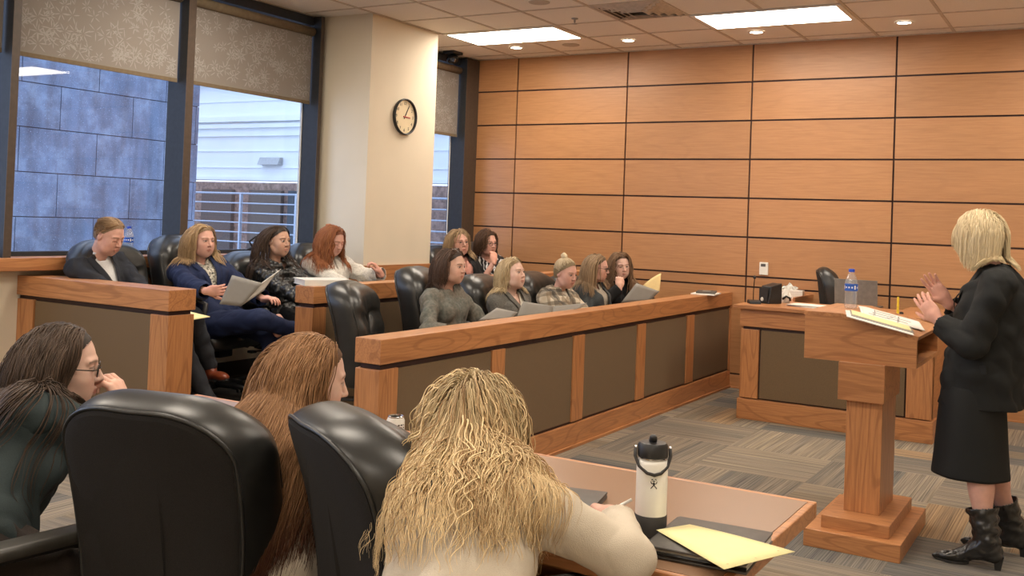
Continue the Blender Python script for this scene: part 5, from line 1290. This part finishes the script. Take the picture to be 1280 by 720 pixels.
def jacket_over(ctx, jm, shirt_mat=None, depth=.24, width=.07, infl=.020, sleeve=.95, lap=True, shirt_r=.060, shirt_front=.05, shirt_w=.04, loose=.0, fold=.0045, collar=True, hem=-.03, seed=1):
    if shirt_mat: top_garment(ctx, 'shirt', shirt_mat, .008, ctx['neckcut'](shirt_r, shirt_front, shirt_w), sleeve=.5, hem=-.02, fold=.001, seed=5, h=.008, noarms=True)
    top_garment(ctx, 'jacket', jm, infl, ctx['neckcut'](.066, depth, width), sleeve=sleeve, hem=hem, fold=fold, loose=loose, seed=seed)
    if lap: lapels(ctx, jm, depth, width=.045, infl=infl + .004, spread=width * .9)
# -- back row ------------------------------------------------------
def out_man(c):
    wm = cloth_mat('white_shirt', (.62, .62, .62)); jm = cloth_mat('charcoal_suit', COL['charcoal'])
    jacket_over(c, jm, wm, .30, .085, .020); collar_band(c, wm, .060, .0, .030, 'shirt_collar', .35)
    trousers(c, cloth_mat('grey_trousers', (.028, .030, .036)))
    so = cloth_mat('dark_socks', (.03, .035, .05), scale=60, vary=1.5)
    for sd in (1, -1):
        H_, K, An, g = c['lj'][sd]; q = SDF(); q.cap(An + (K - An) * .30, An - (K - An) * .02, .045, .038, .01); c['garment']('sock', q, so, fold=0, h=.006); shoe(c, sd, M['shoe_brown'], yaw=g.get('fy'), pitch=0)
person(simple_seated(dict(label='man with short light-brown hair in a dark suit looking down, seated in the back row', head=(-.78, -4.86, 1.285), yaw=0, hyaw=12, hpitch=24, pelvis=(-.66, -4.80, .72), floor=PLAT, male=True, s=1.0, build=.92, skin='rosy', hair=[(.30, .19, .105), (.50, .34, .20)], hlen=.024, short=True, hn=3000, capk=dict(face_x=.052, low=-.04, side_low=.022, off=-.0012), outfit=out_man,
    eyes_closed=True, legL=dict(k=(-.24, -4.72, .64), a=(-.05, -4.62, .25)), legR=dict(k=(-.31, -4.56, .77), a=(-.26, -4.43, .44), fy=-10, fp=-8), armL=lap_arm(-.66, -4.80, .84, 0, 1), armR=lap_arm(-.66, -4.80, .84, 0, -1))))
sheet_ = sheet('yellow_pad', (-.2, -4.78, .84), [(-.32, -4.90, .84), (-.02, -4.82, .80), (-.08, -4.62, .80), (-.36, -4.68, .84)], M['yellow_paper'], th=.006); tag(sheet_, 'pale yellow pad on the lap of the man in the dark suit', 'notepad')
def out_navy(c):
    bl = cloth_mat('print_blouse', (.35, .33, .28), scale=70, vary=1.4); jm = cloth_mat('navy_blazer', COL['navy'])
    jacket_over(c, jm, bl, .30, .075, .022, collar=False); trousers(c, jm)
    for sd in (1, -1): shoe(c, sd, M['boot'])
person(simple_seated(dict(label='woman in a navy suit holding an open grey booklet, back row', head=(-.60, -4.24, 1.262), yaw=-8, hyaw=-6, hpitch=4, pelvis=(-.46, -4.20, .72), floor=PLAT, s=.95, build=1.06, skin='rosy', hair=[(.27, .17, .085), (.50, .34, .18)], hlen=.31, hn=900, outfit=out_navy,
    hairk=dict(wave=.004, wlen=.09, rad=.0026, vol=.009, part=.01, back=.25), seed=12,
    legL=dict(k=(-.06, -4.10, .66), a=(-.05, -4.05, .25)), legR=dict(k=(.02, -4.28, .77), a=(.20, -3.86, .62)), armR=dict(w=(-.13, -4.58, .945), e=(-.2, -1, -.6), d=(.95, .25, .1), n=(-.1, .9, .2), c=(.4, .5, .6, .6), th=.2), armL=dict(w=(-.18, -4.05, .88), e=(-.4, 1, -.6), d=(.8, -.1, .1), n=(0, 0, -1)))))
booklet('open_booklet', 'large open grey booklet held by the woman in the navy suit', (-.10, -4.22, .90), [(-.02, -4.60, .888), (.10, -4.53, .878), (.214, -4.467, 1.03), (.047, -4.567, 1.074)], M['paper_grey'], M['paper'], [(.10, -4.53, .882), (.214, -4.467, 1.034), (.30, -4.40, 1.12), (.20, -4.44, .98)])
def out_puffer(c):
    pm = cloth_mat('black_puffer', (.012, .013, .013), rough=.35, vary=.3, scale=25, bmp=.3, spec=.6)
    top_garment(c, 'puffer_jacket', pm, .018, c['neckcut'](.058, .10, .04), sleeve=.97, puff=True, hem=-.06, fold=.004, ff=60); trousers(c, cloth_mat('black_trousers', COL['black']))
    for sd in (1, -1): shoe(c, sd, M['boot'])
person(simple_seated(dict(label='woman with long dark-brown hair in a shiny black puffer jacket, back row', head=(-.55, -3.55, 1.262), yaw=-5, hyaw=0, hpitch=3, pelvis=(-.42, -3.52, .70), floor=PLAT, s=.97, skin='warm', hair=[(.035, .022, .015), (.085, .052, .035)], hlen=.44, hn=620, outfit=out_puffer, cloff=.05,
    hairk=dict(wave=.003, wlen=.12, rad=.0036, vol=.010, back=.5), seed=4, armR=dict(w=(-.02, -3.72, .82), e=(-.2, -1, -.5), d=(.9, .4, 0), n=(0, 0, -1)))))
def out_red(c):
    wm = cloth_mat('white_knit', (.66, .63, .57), scale=90, vary=.15, bmp=.6)
    top_garment(c, 'cardigan', wm, .020, c['neckcut'](.062, .16, .045), sleeve=.97, fold=.005, hem=-.05); top_garment(c, 'top', wm, .008, c['neckcut'](.062), sleeve=.4, fold=.001, h=.008, noarms=True); trousers(c, cloth_mat('blue_jeans', (.10, .17, .32)))
    for sd in (1, -1): shoe(c, sd, M['boot'])
person(simple_seated(dict(label='woman with long red hair in a white cardigan, looking down, beside the pillar', head=(-.50, -2.99, 1.268), yaw=-6, hyaw=-4, hpitch=22, pelvis=(-.38, -2.95, .71), floor=PLAT, s=.98, skin='rosy', hair=[(.22, .070, .028), (.42, .17, .07)], hlen=.38, hn=1000, outfit=out_red, eyes_closed=True,
    hairk=dict(wave=.007, wlen=.085, rad=.0028, vol=.010, back=.7, part=.012, steps=24), seed=31, bun=((-.085, 0, .088), .026), armL=dict(w=(-.12, -2.84, 1.02), e=(-.2, 1, -.8), d=(-.3, -.4, .75), n=(-.6, -.6, 0), c=(.8, .8, .8, .8)), armR=dict(w=(-.08, -3.03, .86), e=(0, -1, -.6), d=(.6, .7, 0), n=(0, 0, -1)))))
def out_bangs(c):
    pk = cloth_mat('pink_top', (.52, .25, .20), vary=.2); bk = cloth_mat('black_cardigan', COL['black'])
    jacket_over(c, bk, pk, .34, .075, .022, lap=False, shirt_front=.10, shirt_w=.06); trousers(c, bk)
    for sd in (1, -1): shoe(c, sd, M['boot'])
person(simple_seated(dict(label='smiling woman with blonde fringe, glasses and black cardigan, right of the pillar', head=(-.42, -1.30, 1.252), yaw=-15, hyaw=-25, hpitch=0, hroll=4, pelvis=(-.32, -1.24, .71), floor=PLAT, s=1.02, build=1.12, skin='rosy', hair=[(.27, .18, .10), (.52, .38, .23)], hlen=.26, hn=520, outfit=out_bangs, glasses=True, gcol='light', rim=.0012,
    hairk=dict(fringe=.085, rad=.0038, vol=.018, back=.1), seed=8)))
def out_stripe(c):
    m_ = bpy.data.materials.get('zebra_top')
    if not m_:
        m_, t, b = nt('zebra_top'); v = coords(t, (1, 1, 1), (0.3, .5, .2)); wv = N(t, 'ShaderNodeTexWave'); wv.inputs['Scale'].default_value = 14; wv.inputs['Distortion'].default_value = 5; wv.inputs['Detail'].default_value = 1; t.links.new(v, wv.inputs[0]); t.links.new(ramp(t, wv.outputs['Fac'], [(.70, (.012, .012, .014)), (.78, (.6, .6, .6))]), b.inputs['Base Color']); b.inputs['Roughness'].default_value = .8
    top_garment(c, 'blouse', m_, .016, c['neckcut'](.060, .10, .05), sleeve=.25, fold=.004); trousers(c, cloth_mat('black_trousers', COL['black']))
    for sd in (1, -1): shoe(c, sd, M['boot'])
person(simple_seated(dict(label='dark-haired woman in glasses and black-and-white top, hand at chin, far back corner', head=(-.40, -.83, 1.250), yaw=-18, hyaw=-18, hpitch=6, hroll=3, pelvis=(-.30, -.76, .71), floor=PLAT, s=1.0, build=1.1, skin='rosy', hair=[(.055, .030, .018), (.13, .07, .04)], hlen=.20, hn=480, outfit=out_stripe, glasses=True,
    hairk=dict(rad=.0038, vol=.02, wave=.004, part=.03), seed=15, armR=dict(w=(-.22, -.99, 1.075), e=(.6, -.5, -.6), d=(-.25, .35, .8), n=(-.7, .4, 0), c=(1.0, 1.0, 1.0, 1.0), th=.7), armL=dict(w=(-.05, -.85, .90), e=(.2, 1, -.5), d=(.2, -1, .1), n=(0, 0, 1)))))
# -- front row -----------------------------------------------------
def out_sage(c):
    m_, t, b = nt('sage_check'); v = coords(t); n1 = noise(t, v, 60, 2); n2 = noise(t, v, 8, 2)
    co = mixc(t, .5, ramp(t, n1, [(.35, (.075, .080, .070)), (.65, (.19, .185, .155))]), ramp(t, n2, [(.3, (.085, .105, .095)), (.5, (.13, .12, .10)), (.7, (.17, .125, .085))])); t.links.new(co, b.inputs['Base Color']); b.inputs['Roughness'].default_value = .85
    top_garment(c, 'dress', m_, .012, c['neckcut'](.058), sleeve=.48, hem=-.04, fold=.0055, ff=24, loose=.0)
    q = SDF(); 
    for sd in (1, -1): Hp, K, An, g = c['lj'][sd]; q.cap(Hp, K, .10, .078, .06)
    q.ell(c['pel'], V3(.125, .175, .12), c['A'], .04); c['garment']('skirt', q, m_, None, h=.009)
    a = MB(); n_ = 32; pts = []
    for i in range(n_): t_ = 2 * PI * i / n_; p = c['pel'] + c['up'] * .13 + c['f2'] * .13 * math.cos(t_) + c['l2'] * .158 * math.sin(t_); pts.append(tuple(p - c['org']))
    a.tube(pts, .011, 6, closed=True); a.build('belt', [M['boot']], c['e'], smooth=True)
    for sd in (1, -1): shoe(c, sd, M['boot'])
person(simple_seated(dict(label='dark-haired woman in a grey-green checked dress, nearest in the front jury row', head=(1.08, -3.62, 1.165), yaw=-4, hyaw=2, hpitch=5, pelvis=(1.13, -3.60, .575), floor=0, s=.95, build=1.0, skin='fair', hair=[(.050, .030, .020), (.11, .065, .045)], hlen=.25, hn=560, outfit=out_sage,
    hairk=dict(rad=.0036, vol=.014, wave=.004, back=.6, curl_in=.6), seed=5, armR=dict(w=(1.34, -3.80, .775), e=(-.3, -1, -.6), d=(.8, .6, 0), n=(0, 0, -1), c=(.35, .4, .45, .5)), armL=dict(w=(1.36, -3.52, .79), e=(-.3, 1, -.6), d=(.6, -.7, -.05), n=(0, 0, -1), c=(.4, .45, .5, .5)))))
def out_blazer(c):
    gm = cloth_mat('grey_tweed', (.125, .118, .105), scale=260, vary=.5); wm = cloth_mat('cream_top', (.66, .60, .50))
    jacket_over(c, gm, wm, .25, .075, .022, shirt_front=.09, shirt_w=.055); trousers(c, gm)
    for sd in (1, -1): shoe(c, sd, M['boot'])
person(simple_seated(dict(label='blonde woman in a grey blazer over a cream top, front jury row', head=(1.10, -2.86, 1.098), yaw=-6, hyaw=-6, hpitch=-5, pelvis=(1.17, -2.84, .555), floor=0, s=.95, skin='pale', hair=[(.36, .26, .14), (.66, .52, .32)], hlen=.27, hn=1000, outfit=out_blazer,
    hairk=dict(rad=.0028, vol=.010, wave=.006, wlen=.08, part=-.02, back=.3, steps=22), seed=6, armR=lap_arm(1.15, -2.84, .68, -6, -1, .26, .08), armL=lap_arm(1.15, -2.84, .68, -6, 1, .26, .08))))
def out_plaid(c):
    m_, t, b = nt('plaid'); v = coords(t, (1, 1, 1), (.2, .3, .1)); sp = N(t, 'ShaderNodeSeparateXYZ'); t.links.new(v, sp.inputs[0]); cur = (.60, .52, .40)
    col = None
    for i, (axn, f_, th, cc_) in enumerate((('Y', 75, .35, (.10, .08, .06)), ('Z', 75, .35, (.10, .08, .06)), ('X', 75, .6, (.22, .16, .10)), ('Z', 37, .85, (.02, .02, .02)), ('Y', 37, .85, (.02, .02, .02)))):
        mu = N(t, 'ShaderNodeMath', operation='MULTIPLY'); mu.inputs[1].default_value = f_; t.links.new(sp.outputs[axn], mu.inputs[0]); si = N(t, 'ShaderNodeMath', operation='SINE'); t.links.new(mu.outputs[0], si.inputs[0]); gt = N(t, 'ShaderNodeMath', operation='GREATER_THAN'); gt.inputs[1].default_value = th; t.links.new(si.outputs[0], gt.inputs[0]); sc_ = N(t, 'ShaderNodeMath', operation='MULTIPLY'); sc_.inputs[1].default_value = .62; t.links.new(gt.outputs[0], sc_.inputs[0]); col = mixc(t, sc_.outputs[0], col if col is not None else cur, cc_)
    t.links.new(col, b.inputs['Base Color']); b.inputs['Roughness'].default_value = .9
    top_garment(c, 'plaid_shirt', m_, .024, c['neckcut'](.060, .12, .04), sleeve=.93, hem=-.05, fold=.006, loose=.01); top_garment(c, 'undershirt', cloth_mat('cream_top', (.66, .60, .50)), .008, c['neckcut'](.058), sleeve=.3, fold=.001, h=.009, noarms=True); collar_band(c, m_, .066, -.01, .026, 'collar', .5); trousers(c, cloth_mat('black_trousers', COL['black']))
    for sd in (1, -1): shoe(c, sd, M['boot'])
person(simple_seated(dict(label='woman with a small bun and a black and cream plaid shirt, front jury row', head=(1.10, -2.03, 1.078), yaw=-8, hyaw=-12, hpitch=14, pelvis=(1.15, -2.02, .555), floor=0, s=.98, skin='rosy', hair=[(.30, .22, .12), (.70, .58, .40)], hlen=.20, hn=3600, outfit=out_plaid, eyes_closed=False,
    hairk=dict(style='pull', gather=(-.055, 0, .125), rad=.0014, vol=.006), seed=7, bun=((-.05, 0, .135), .026), armR=lap_arm(1.15, -2.02, .72, -8, -1, .34, .05), armL=lap_arm(1.15, -2.02, .72, -8, 1, .32, .08))))
def out_card(c):
    gm = cloth_mat('slate_cardigan', (.055, .062, .066), vary=.25); tm = cloth_mat('taupe_top', (.38, .34, .28))
    jacket_over(c, gm, tm, .40, .085, .022, lap=False); trousers(c, cloth_mat('black_trousers', COL['black']))
    for sd in (1, -1): shoe(c, sd, M['boot'])
person(simple_seated(dict(label='woman in dark glasses and a slate cardigan over a taupe top, front jury row', head=(1.12, -1.50, 1.108), yaw=2, hyaw=14, hpitch=8, pelvis=(1.15, -1.47, .555), floor=0, s=.95, build=1.08, skin='rosy', hair=[(.20, .13, .075), (.42, .29, .17)], hlen=.33, hn=520, outfit=out_card, glasses=True, rim=.0024,
    hairk=dict(rad=.0036, vol=.012, back=.3, part=.0), seed=10, armR=lap_arm(1.15, -1.5, .68, 0, -1, .24, .10), armL=lap_arm(1.15, -1.5, .68, 0, 1, .24, .10))))
def out_black(c):
    bk = cloth_mat('black_sweater', COL['black']); top_garment(c, 'sweater', bk, .020, c['neckcut'](.058), sleeve=.97, fold=.005, loose=.01); trousers(c, bk)
    for sd in (1, -1): shoe(c, sd, M['boot'])
person(simple_seated(dict(label='woman in a black sweater resting chin on hand, farthest in the front jury row', head=(1.12, -1.03, 1.115), yaw=-28, hyaw=-42, hpitch=8, hroll=5, pelvis=(1.10, -.94, .555), floor=0, s=.95, skin='pale', hair=[(.12, .065, .035), (.34, .21, .12)], hlen=.38, hn=1000, outfit=out_black, kx=.36,
    hairk=dict(rad=.0028, vol=.014, wave=.008, wlen=.07, part=.0, back=.1, steps=26), seed=11, armR=dict(w=(1.19, -1.19, .93), e=(-.2, -1, -.7), d=(-.15, .35, .8), n=(-.5, .7, 0), c=(1.0, 1.0, 1.0, 1.0), th=.6), armL=dict(w=(1.38, -1.10, .80), e=(.6, .8, -.5), d=(.3, -.8, 0), n=(0, 0, -1)))))
booklet('open_booklet', 'grey tablet-like booklet held low by the woman in the grey-green dress', (1.46, -3.45, .86), [(1.29, -3.60, .825), (1.47, -3.48, .845), (1.50, -3.45, .885), (1.38, -3.52, .91)], M['paper_grey'], M['paper'])
booklet('open_booklet', 'pale open booklet lying across the laps of the blonde woman and the woman in plaid', (1.45, -2.7, .86), [(1.53, -3.05, .84), (1.70, -2.93, .90), (1.73, -2.90, .935), (1.54, -3.03, .905)], M['paper_grey'], M['paper_grey'], [(1.53, -3.05, .842), (1.54, -3.03, .905), (1.36, -3.14, .93), (1.33, -3.17, .82)])
booklet('open_booklet', 'open grey booklet with cream inner page held up by the woman in the black sweater', (1.45, -1.0, .92), [(1.358, -1.511, .838), (1.562, -1.39, .86), (1.629, -1.352, .942), (1.462, -1.452, 1.002)], M['paper_grey'], M['manila'], [(1.562, -1.388, .862), (1.629, -1.35, .944), (1.62, -1.31, 1.09), (1.50, -1.40, .985)])
# -- at the counsel table --------------------------------------------
def out_green(c):
    gm = cloth_mat('dark_green_blouse', COL['dkgreen'], vary=.12, rough=.75)
    c['P']['fine'] = .005
    top_garment(c, 'blouse', gm, .014, c['neckcut'](.058), sleeve=.9, fold=.0050, ff=20, hem=-.02, loose=-.01); collar_band(c, gm, .060, -.015, .030, 'collar', .4); trousers(c, cloth_mat('dark_brown_trousers', (.03, .022, .018)))
    # gathered sleeve heads
    q = SDF()
    for sd in (1, -1): q.ell(c['sh'][sd] + c['up'] * .012 + c['l2'] * sd * .005, V3(.066, .058, .060), c['As'], .02); q.cap(c['sh'][sd], c['sh'][sd] + (c['joints'][sd][1] - c['sh'][sd]) * .4, .064, .056, .03)
    c['garment']('puff_sleeves', q, gm, None, fold=.0022, ff=38, seed=8)
    for sd in (1, -1): shoe(c, sd, M['boot'])
person(simple_seated(dict(label='woman in a dark green blouse and glasses, hand at her mouth, left foreground', head=(2.265, -7.325, 1.024), yaw=66, hyaw=50, hpitch=5, pelvis=(2.34, -7.62, .56), floor=0, s=1.02, build=1.08, skin='pale', hair=[(.040, .026, .018), (.095, .060, .040)], hlen=.50, hn=3000, outfit=out_green, glasses=True, fine=.0055, bridge=True, kx=.36, cloff=.022,
    hairk=dict(rad=.0015, vol=.010, steps=28, wave=.002, wlen=.15, back=.30, clumps=150, clumpk=.2, drift=(-.55, -.28), drift0=.12), seed=2, armR=dict(w=(2.375, -7.185, .885), ef=(2.49, -7.10, .775), d=(-.34, -.16, .85), n=(-.62, -.25, 0), c=(.75, .8, .9, 1.0), th=.35), armL=dict(w=(2.35, -7.0, .80), ef=(2.18, -7.10, .80), d=(1, .2, 0), n=(0, 0, -1)))))
def out_whitej(c):
    wm = cloth_mat('ivory_jacket', (.64, .57, .47), vary=.06, rough=.8)
    top_garment(c, 'jacket', wm, .018, c['neckcut'](.060, .1, .04), sleeve=.95, fold=.006, ff=26, hem=-.06, loose=-.012, h=.005); trousers(c, cloth_mat('black_trousers', COL['black']))
    for sd in (1, -1): shoe(c, sd, M['boot'])
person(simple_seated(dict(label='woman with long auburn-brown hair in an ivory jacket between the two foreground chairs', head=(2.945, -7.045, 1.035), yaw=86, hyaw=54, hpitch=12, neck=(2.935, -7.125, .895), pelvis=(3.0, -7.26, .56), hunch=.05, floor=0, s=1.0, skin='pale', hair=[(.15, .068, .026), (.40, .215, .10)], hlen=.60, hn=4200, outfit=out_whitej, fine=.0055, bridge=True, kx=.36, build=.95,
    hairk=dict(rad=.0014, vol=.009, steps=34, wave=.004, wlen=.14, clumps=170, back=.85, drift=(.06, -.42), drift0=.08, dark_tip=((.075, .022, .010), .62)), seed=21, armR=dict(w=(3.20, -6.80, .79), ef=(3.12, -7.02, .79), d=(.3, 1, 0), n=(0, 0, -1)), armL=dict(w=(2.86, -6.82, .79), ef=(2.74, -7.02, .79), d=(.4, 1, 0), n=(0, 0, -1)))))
def out_beige(c):
    bm_ = cloth_mat('beige_blazer', COL['beige'], vary=.05, rough=.8, scale=500)
    top_garment(c, 'blazer', bm_, .020, c['neckcut'](.060, .2, .05), sleeve=.88, fold=.0028, ff=24, hem=-.05, loose=-.012, h=.005, seed=3, arm_extra=.008); collar_band(c, bm_, .064, -.02, .026, 'blazer_collar', .5); trousers(c, cloth_mat('black_trousers', COL['black']))
    for sd in (1, -1): shoe(c, sd, M['boot'])
person(simple_seated(dict(label='woman with long curly blonde hair in a beige blazer, writing at the table', head=(3.612, -7.245, 1.005), yaw=100, hyaw=82, hpitch=26, neck=(3.645, -7.335, .905), pelvis=(3.82, -7.58, .56), floor=0, s=1.0, skin='pale', hair=[(.36, .205, .088), (1.0, .79, .46)], hlen=.35, hn=4800, outfit=out_beige, fine=.0055, kx=.30, sw=.140, build=.90, bridge=True,
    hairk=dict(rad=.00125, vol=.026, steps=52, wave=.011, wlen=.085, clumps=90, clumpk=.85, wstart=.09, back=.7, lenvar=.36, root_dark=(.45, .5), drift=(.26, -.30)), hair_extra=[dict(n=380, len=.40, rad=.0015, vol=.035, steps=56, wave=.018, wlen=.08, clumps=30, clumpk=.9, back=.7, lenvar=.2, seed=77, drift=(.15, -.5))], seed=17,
    armR=dict(w=(3.815, -6.925, .787), ef=(3.962, -7.19, .80), d=(-.60, .65, -.05), n=(-.3, -.2, -1), c=(.7, .8, .9, .9), th=.7), armL=dict(w=(3.52, -7.00, .785), ef=(3.40, -7.15, .80), d=(.8, .3, 0), n=(0, 0, -1)))))
a = MB(); a.tube([(-.035, -.02, -.012), (.04, .022, .038)], .0038, 8); a.lathe([(.0036, 0), (.0008, .012)], n=8, M4=Matrix.Translation((-.035, -.02, -.012)) @ Vector((-.075, -.042, -.05)).to_track_quat('Z', 'Y').to_matrix().to_4x4())
o = a.build('pen', [M['white_gloss'], M['tv_black']], loc=(3.795, -6.90, .790), smooth=True); tag(o, 'thin white pen held in the writing hand of the curly blonde woman', 'pen')
# -- the speaker ------------------------------------------------------
def out_speaker(c):
    bk = cloth_mat('black_suit', (.014, .015, .015), vary=.15, scale=500, rough=.8); P = c['P']; pel, up = c['pel'], c['up']
    q = SDF(); q.cap(pel - V3(0, 0, .26), c['mid'] - c['f2'] * .005, .178, .155, .04); q.cap(c['mid'], c['chest'] - c['f2'] * .015, .155, .145, .05); q += c['torso'].infl(.020); q += c['arms'][1].infl(.034) + c['arms'][-1].infl(.034); q.cap(pel - V3(0, 0, .26) + c['f2'] * .035, pel + c['f2'] * .01, .165, .15, .04)
    nc = c['neckcut'](.064, .22, .05); se = c['sleeve_end'](.90)
    c['garment']('blazer', q, bk, lambda V: nc(V) | se(V) | ((V[:, 2] < .702) & (np.abs((V - pel) @ c['l2']) < .5)), h=.0065, fold=.005, ff=22, seed=5)
    collar_band(c, bk, .066, -.02, .032, 'blazer_collar', .5); lapels(c, bk, .22)
    pk = MB(); p0 = pel - c['l2'] * -.205 + up * .03 + c['f2'] * .02
    # skirt
    n_ = 40; V = []; prof = [(-.06, .135, .165), (-.14, .145, .178), (-.28, .155, .182), (-.40, .162, .182), (-.485, .172, .186)]
    for z_, rx, ry in prof:
        for i in range(n_):
            t_ = 2 * PI * i / n_; rp = 1 + .02 * math.sin(t_ * 7) * (-z_ / .5); V.append(c['pel'] + V3(-.035, 0, z_) + c['fwd'] * (rx * math.cos(t_) * rp) + c['lef'] * (ry * math.sin(t_) * rp) - c['org'])
    F = [(k * n_ + i, (k + 1) * n_ + i, (k + 1) * n_ + (i + 1) % n_, k * n_ + (i + 1) % n_) for k in range(len(prof) - 1) for i in range(n_)]
    o = link('skirt', np.array(V), F, [bk], c['e'], True); md = o.modifiers.new('s', 'SOLIDIFY'); md.thickness = .004; md = o.modifiers.new('sub', 'SUBSURF'); md.levels = 1; md.render_levels = 1
    # pocket flap on the left side
    base = c['pel'] + c['l2'] * .165 + up * .045 + c['f2'] * .045; tor = q; a = MB(); pts = []
    for (df, dz) in ((-.055, .012), (.065, -.012), (.058, -.050), (-.062, -.026)):
        p = base + c['f2'] * df + up * dz
        for _ in range(8): dd = tor.at(p[None])[0]; p = p - c['l2'] * dd * .9
        pts.append(p + c['l2'] * .008 - c['org'])
    o = link('pocket_flap', np.array(pts), [(0, 1, 2, 3)], [bk], c['e']); md = o.modifiers.new('s', 'SOLIDIFY'); md.thickness = .006; md.offset = 0
    # slouch boots with heels
    for sd in (1, -1):
        Hp, K, An, g = c['lj'][sd]; R_ = frame(g.get('fy', P['yaw'])); f, l = R_[:, 0], R_[:, 1]; q = SDF(); u = V3(0, 0, 1); ax = unit(K - An)
        for i in range(7):
            t_ = i / 6; z_ = .0 + t_ * .155; r_ = .046 + .022 * t_ + (.007 if i % 2 else -.001) * (i < 5); cc_ = An + ax * z_ + f * (.004 * (-1) ** i); q.ell(cc_, V3(r_, r_ * .94, .024), frame(g.get('fy', 0), 12 * (-1) ** i), .012)
        q.cap(An + ax * .03, An + ax * .16, .046, .060, .02)
        ft = V3(An[0], An[1], P['floor']); q.ell(An - u * .03 + f * .01, V3(.052, .040, .045), R_, .03); q.cap(An + f * .03 - u * .02, ft + f * .125 + u * .030, .040, .030, .03); q.ell(ft + f * .15 + u * .026, V3(.060, .036, .022), R_, .02); q.cap(ft + f * .17 + u * .022, ft + f * .222 + u * .017, .022, .010, .02); q.ell(An - f * .03 - u * .035, V3(.034, .032, .040), R_, .02)
        top = An + ax * .160
        b_ = c['garment']('boot', q, M['boot'], lambda V, top=top, ax=ax: (V - top) @ ax > 0, h=.0045, fold=.002, ff=60, seed=3 + sd)
        a = MB(); hb = ft - f * .045; a.prism([(-.022, .060), (.022, .060), (.014, 0), (-.010, 0)], 1, -.017, .017); a.v = [tuple(hb + f * p[0] + l * p[1] + u * p[2] - c['org']) for p in a.v]; a.build('heel', [M['boot']], b_)
        a = MB(); n2 = 20; V2 = []
        for h_ in (0.004, .012):
            for i in range(n2): t_ = 2 * PI * i / n2; xx = .150 + .075 * math.cos(t_); yy = .034 * math.sin(t_) * (1 - .55 * max(0, math.cos(t_)) ** 2); V2.append(tuple(ft + f * xx + l * yy + u * h_ - c['org']))
        a.add(V2, [tuple(range(n2))[::-1], tuple(range(n2, 2 * n2))] + [(i, (i + 1) % n2, n2 + (i + 1) % n2, n2 + i) for i in range(n2)]); a.build('sole', [M['rubber']], b_)
SY = -3.95
person(dict(label='standing woman with a blonde bob in a black skirt suit and boots, hands raised', head=(4.29, SY, 1.478), yaw=186, hyaw=152, hpitch=8, pelvis=(4.315, SY, .86), neck=(4.365, SY, 1.330), floor=0, s=1.0, skin='rosy', hair=[(.62, .48, .28), (.90, .76, .50)], hlen=.182, hn=5600, outfit=out_speaker, fine=.0055, sw=.165, hunch=0.01, barelegs=True, build=.98, al=.93,
    hairk=dict(rad=.0016, vol=.024, steps=24, clumps=260, back=.1, face_frame=.35, lenvar=.03, wave=.0015, wlen=.1), capk=dict(face_x=.062, low=-.06), seed=41,
    legL=dict(k=(4.31, -4.04, .46), a=(4.375, -4.09, .105), fy=184), legR=dict(k=(4.34, -3.87, .46), a=(4.46, -3.80, .105), fy=176),
    armL=dict(w=(4.14, -4.085, 1.095), ef=(4.29, -4.165, 1.005), d=(-.55, .25, .62), n=(.1, 1, .25), c=(.18, .22, .25, .3), th=.15, sp=.14), armR=dict(w=(4.15, -3.86, 1.165), ef=(4.30, -3.765, 1.06), d=(-.55, -.12, .72), n=(.45, -1, .35), c=(.10, .12, .15, .18), th=.05, sp=.12)))
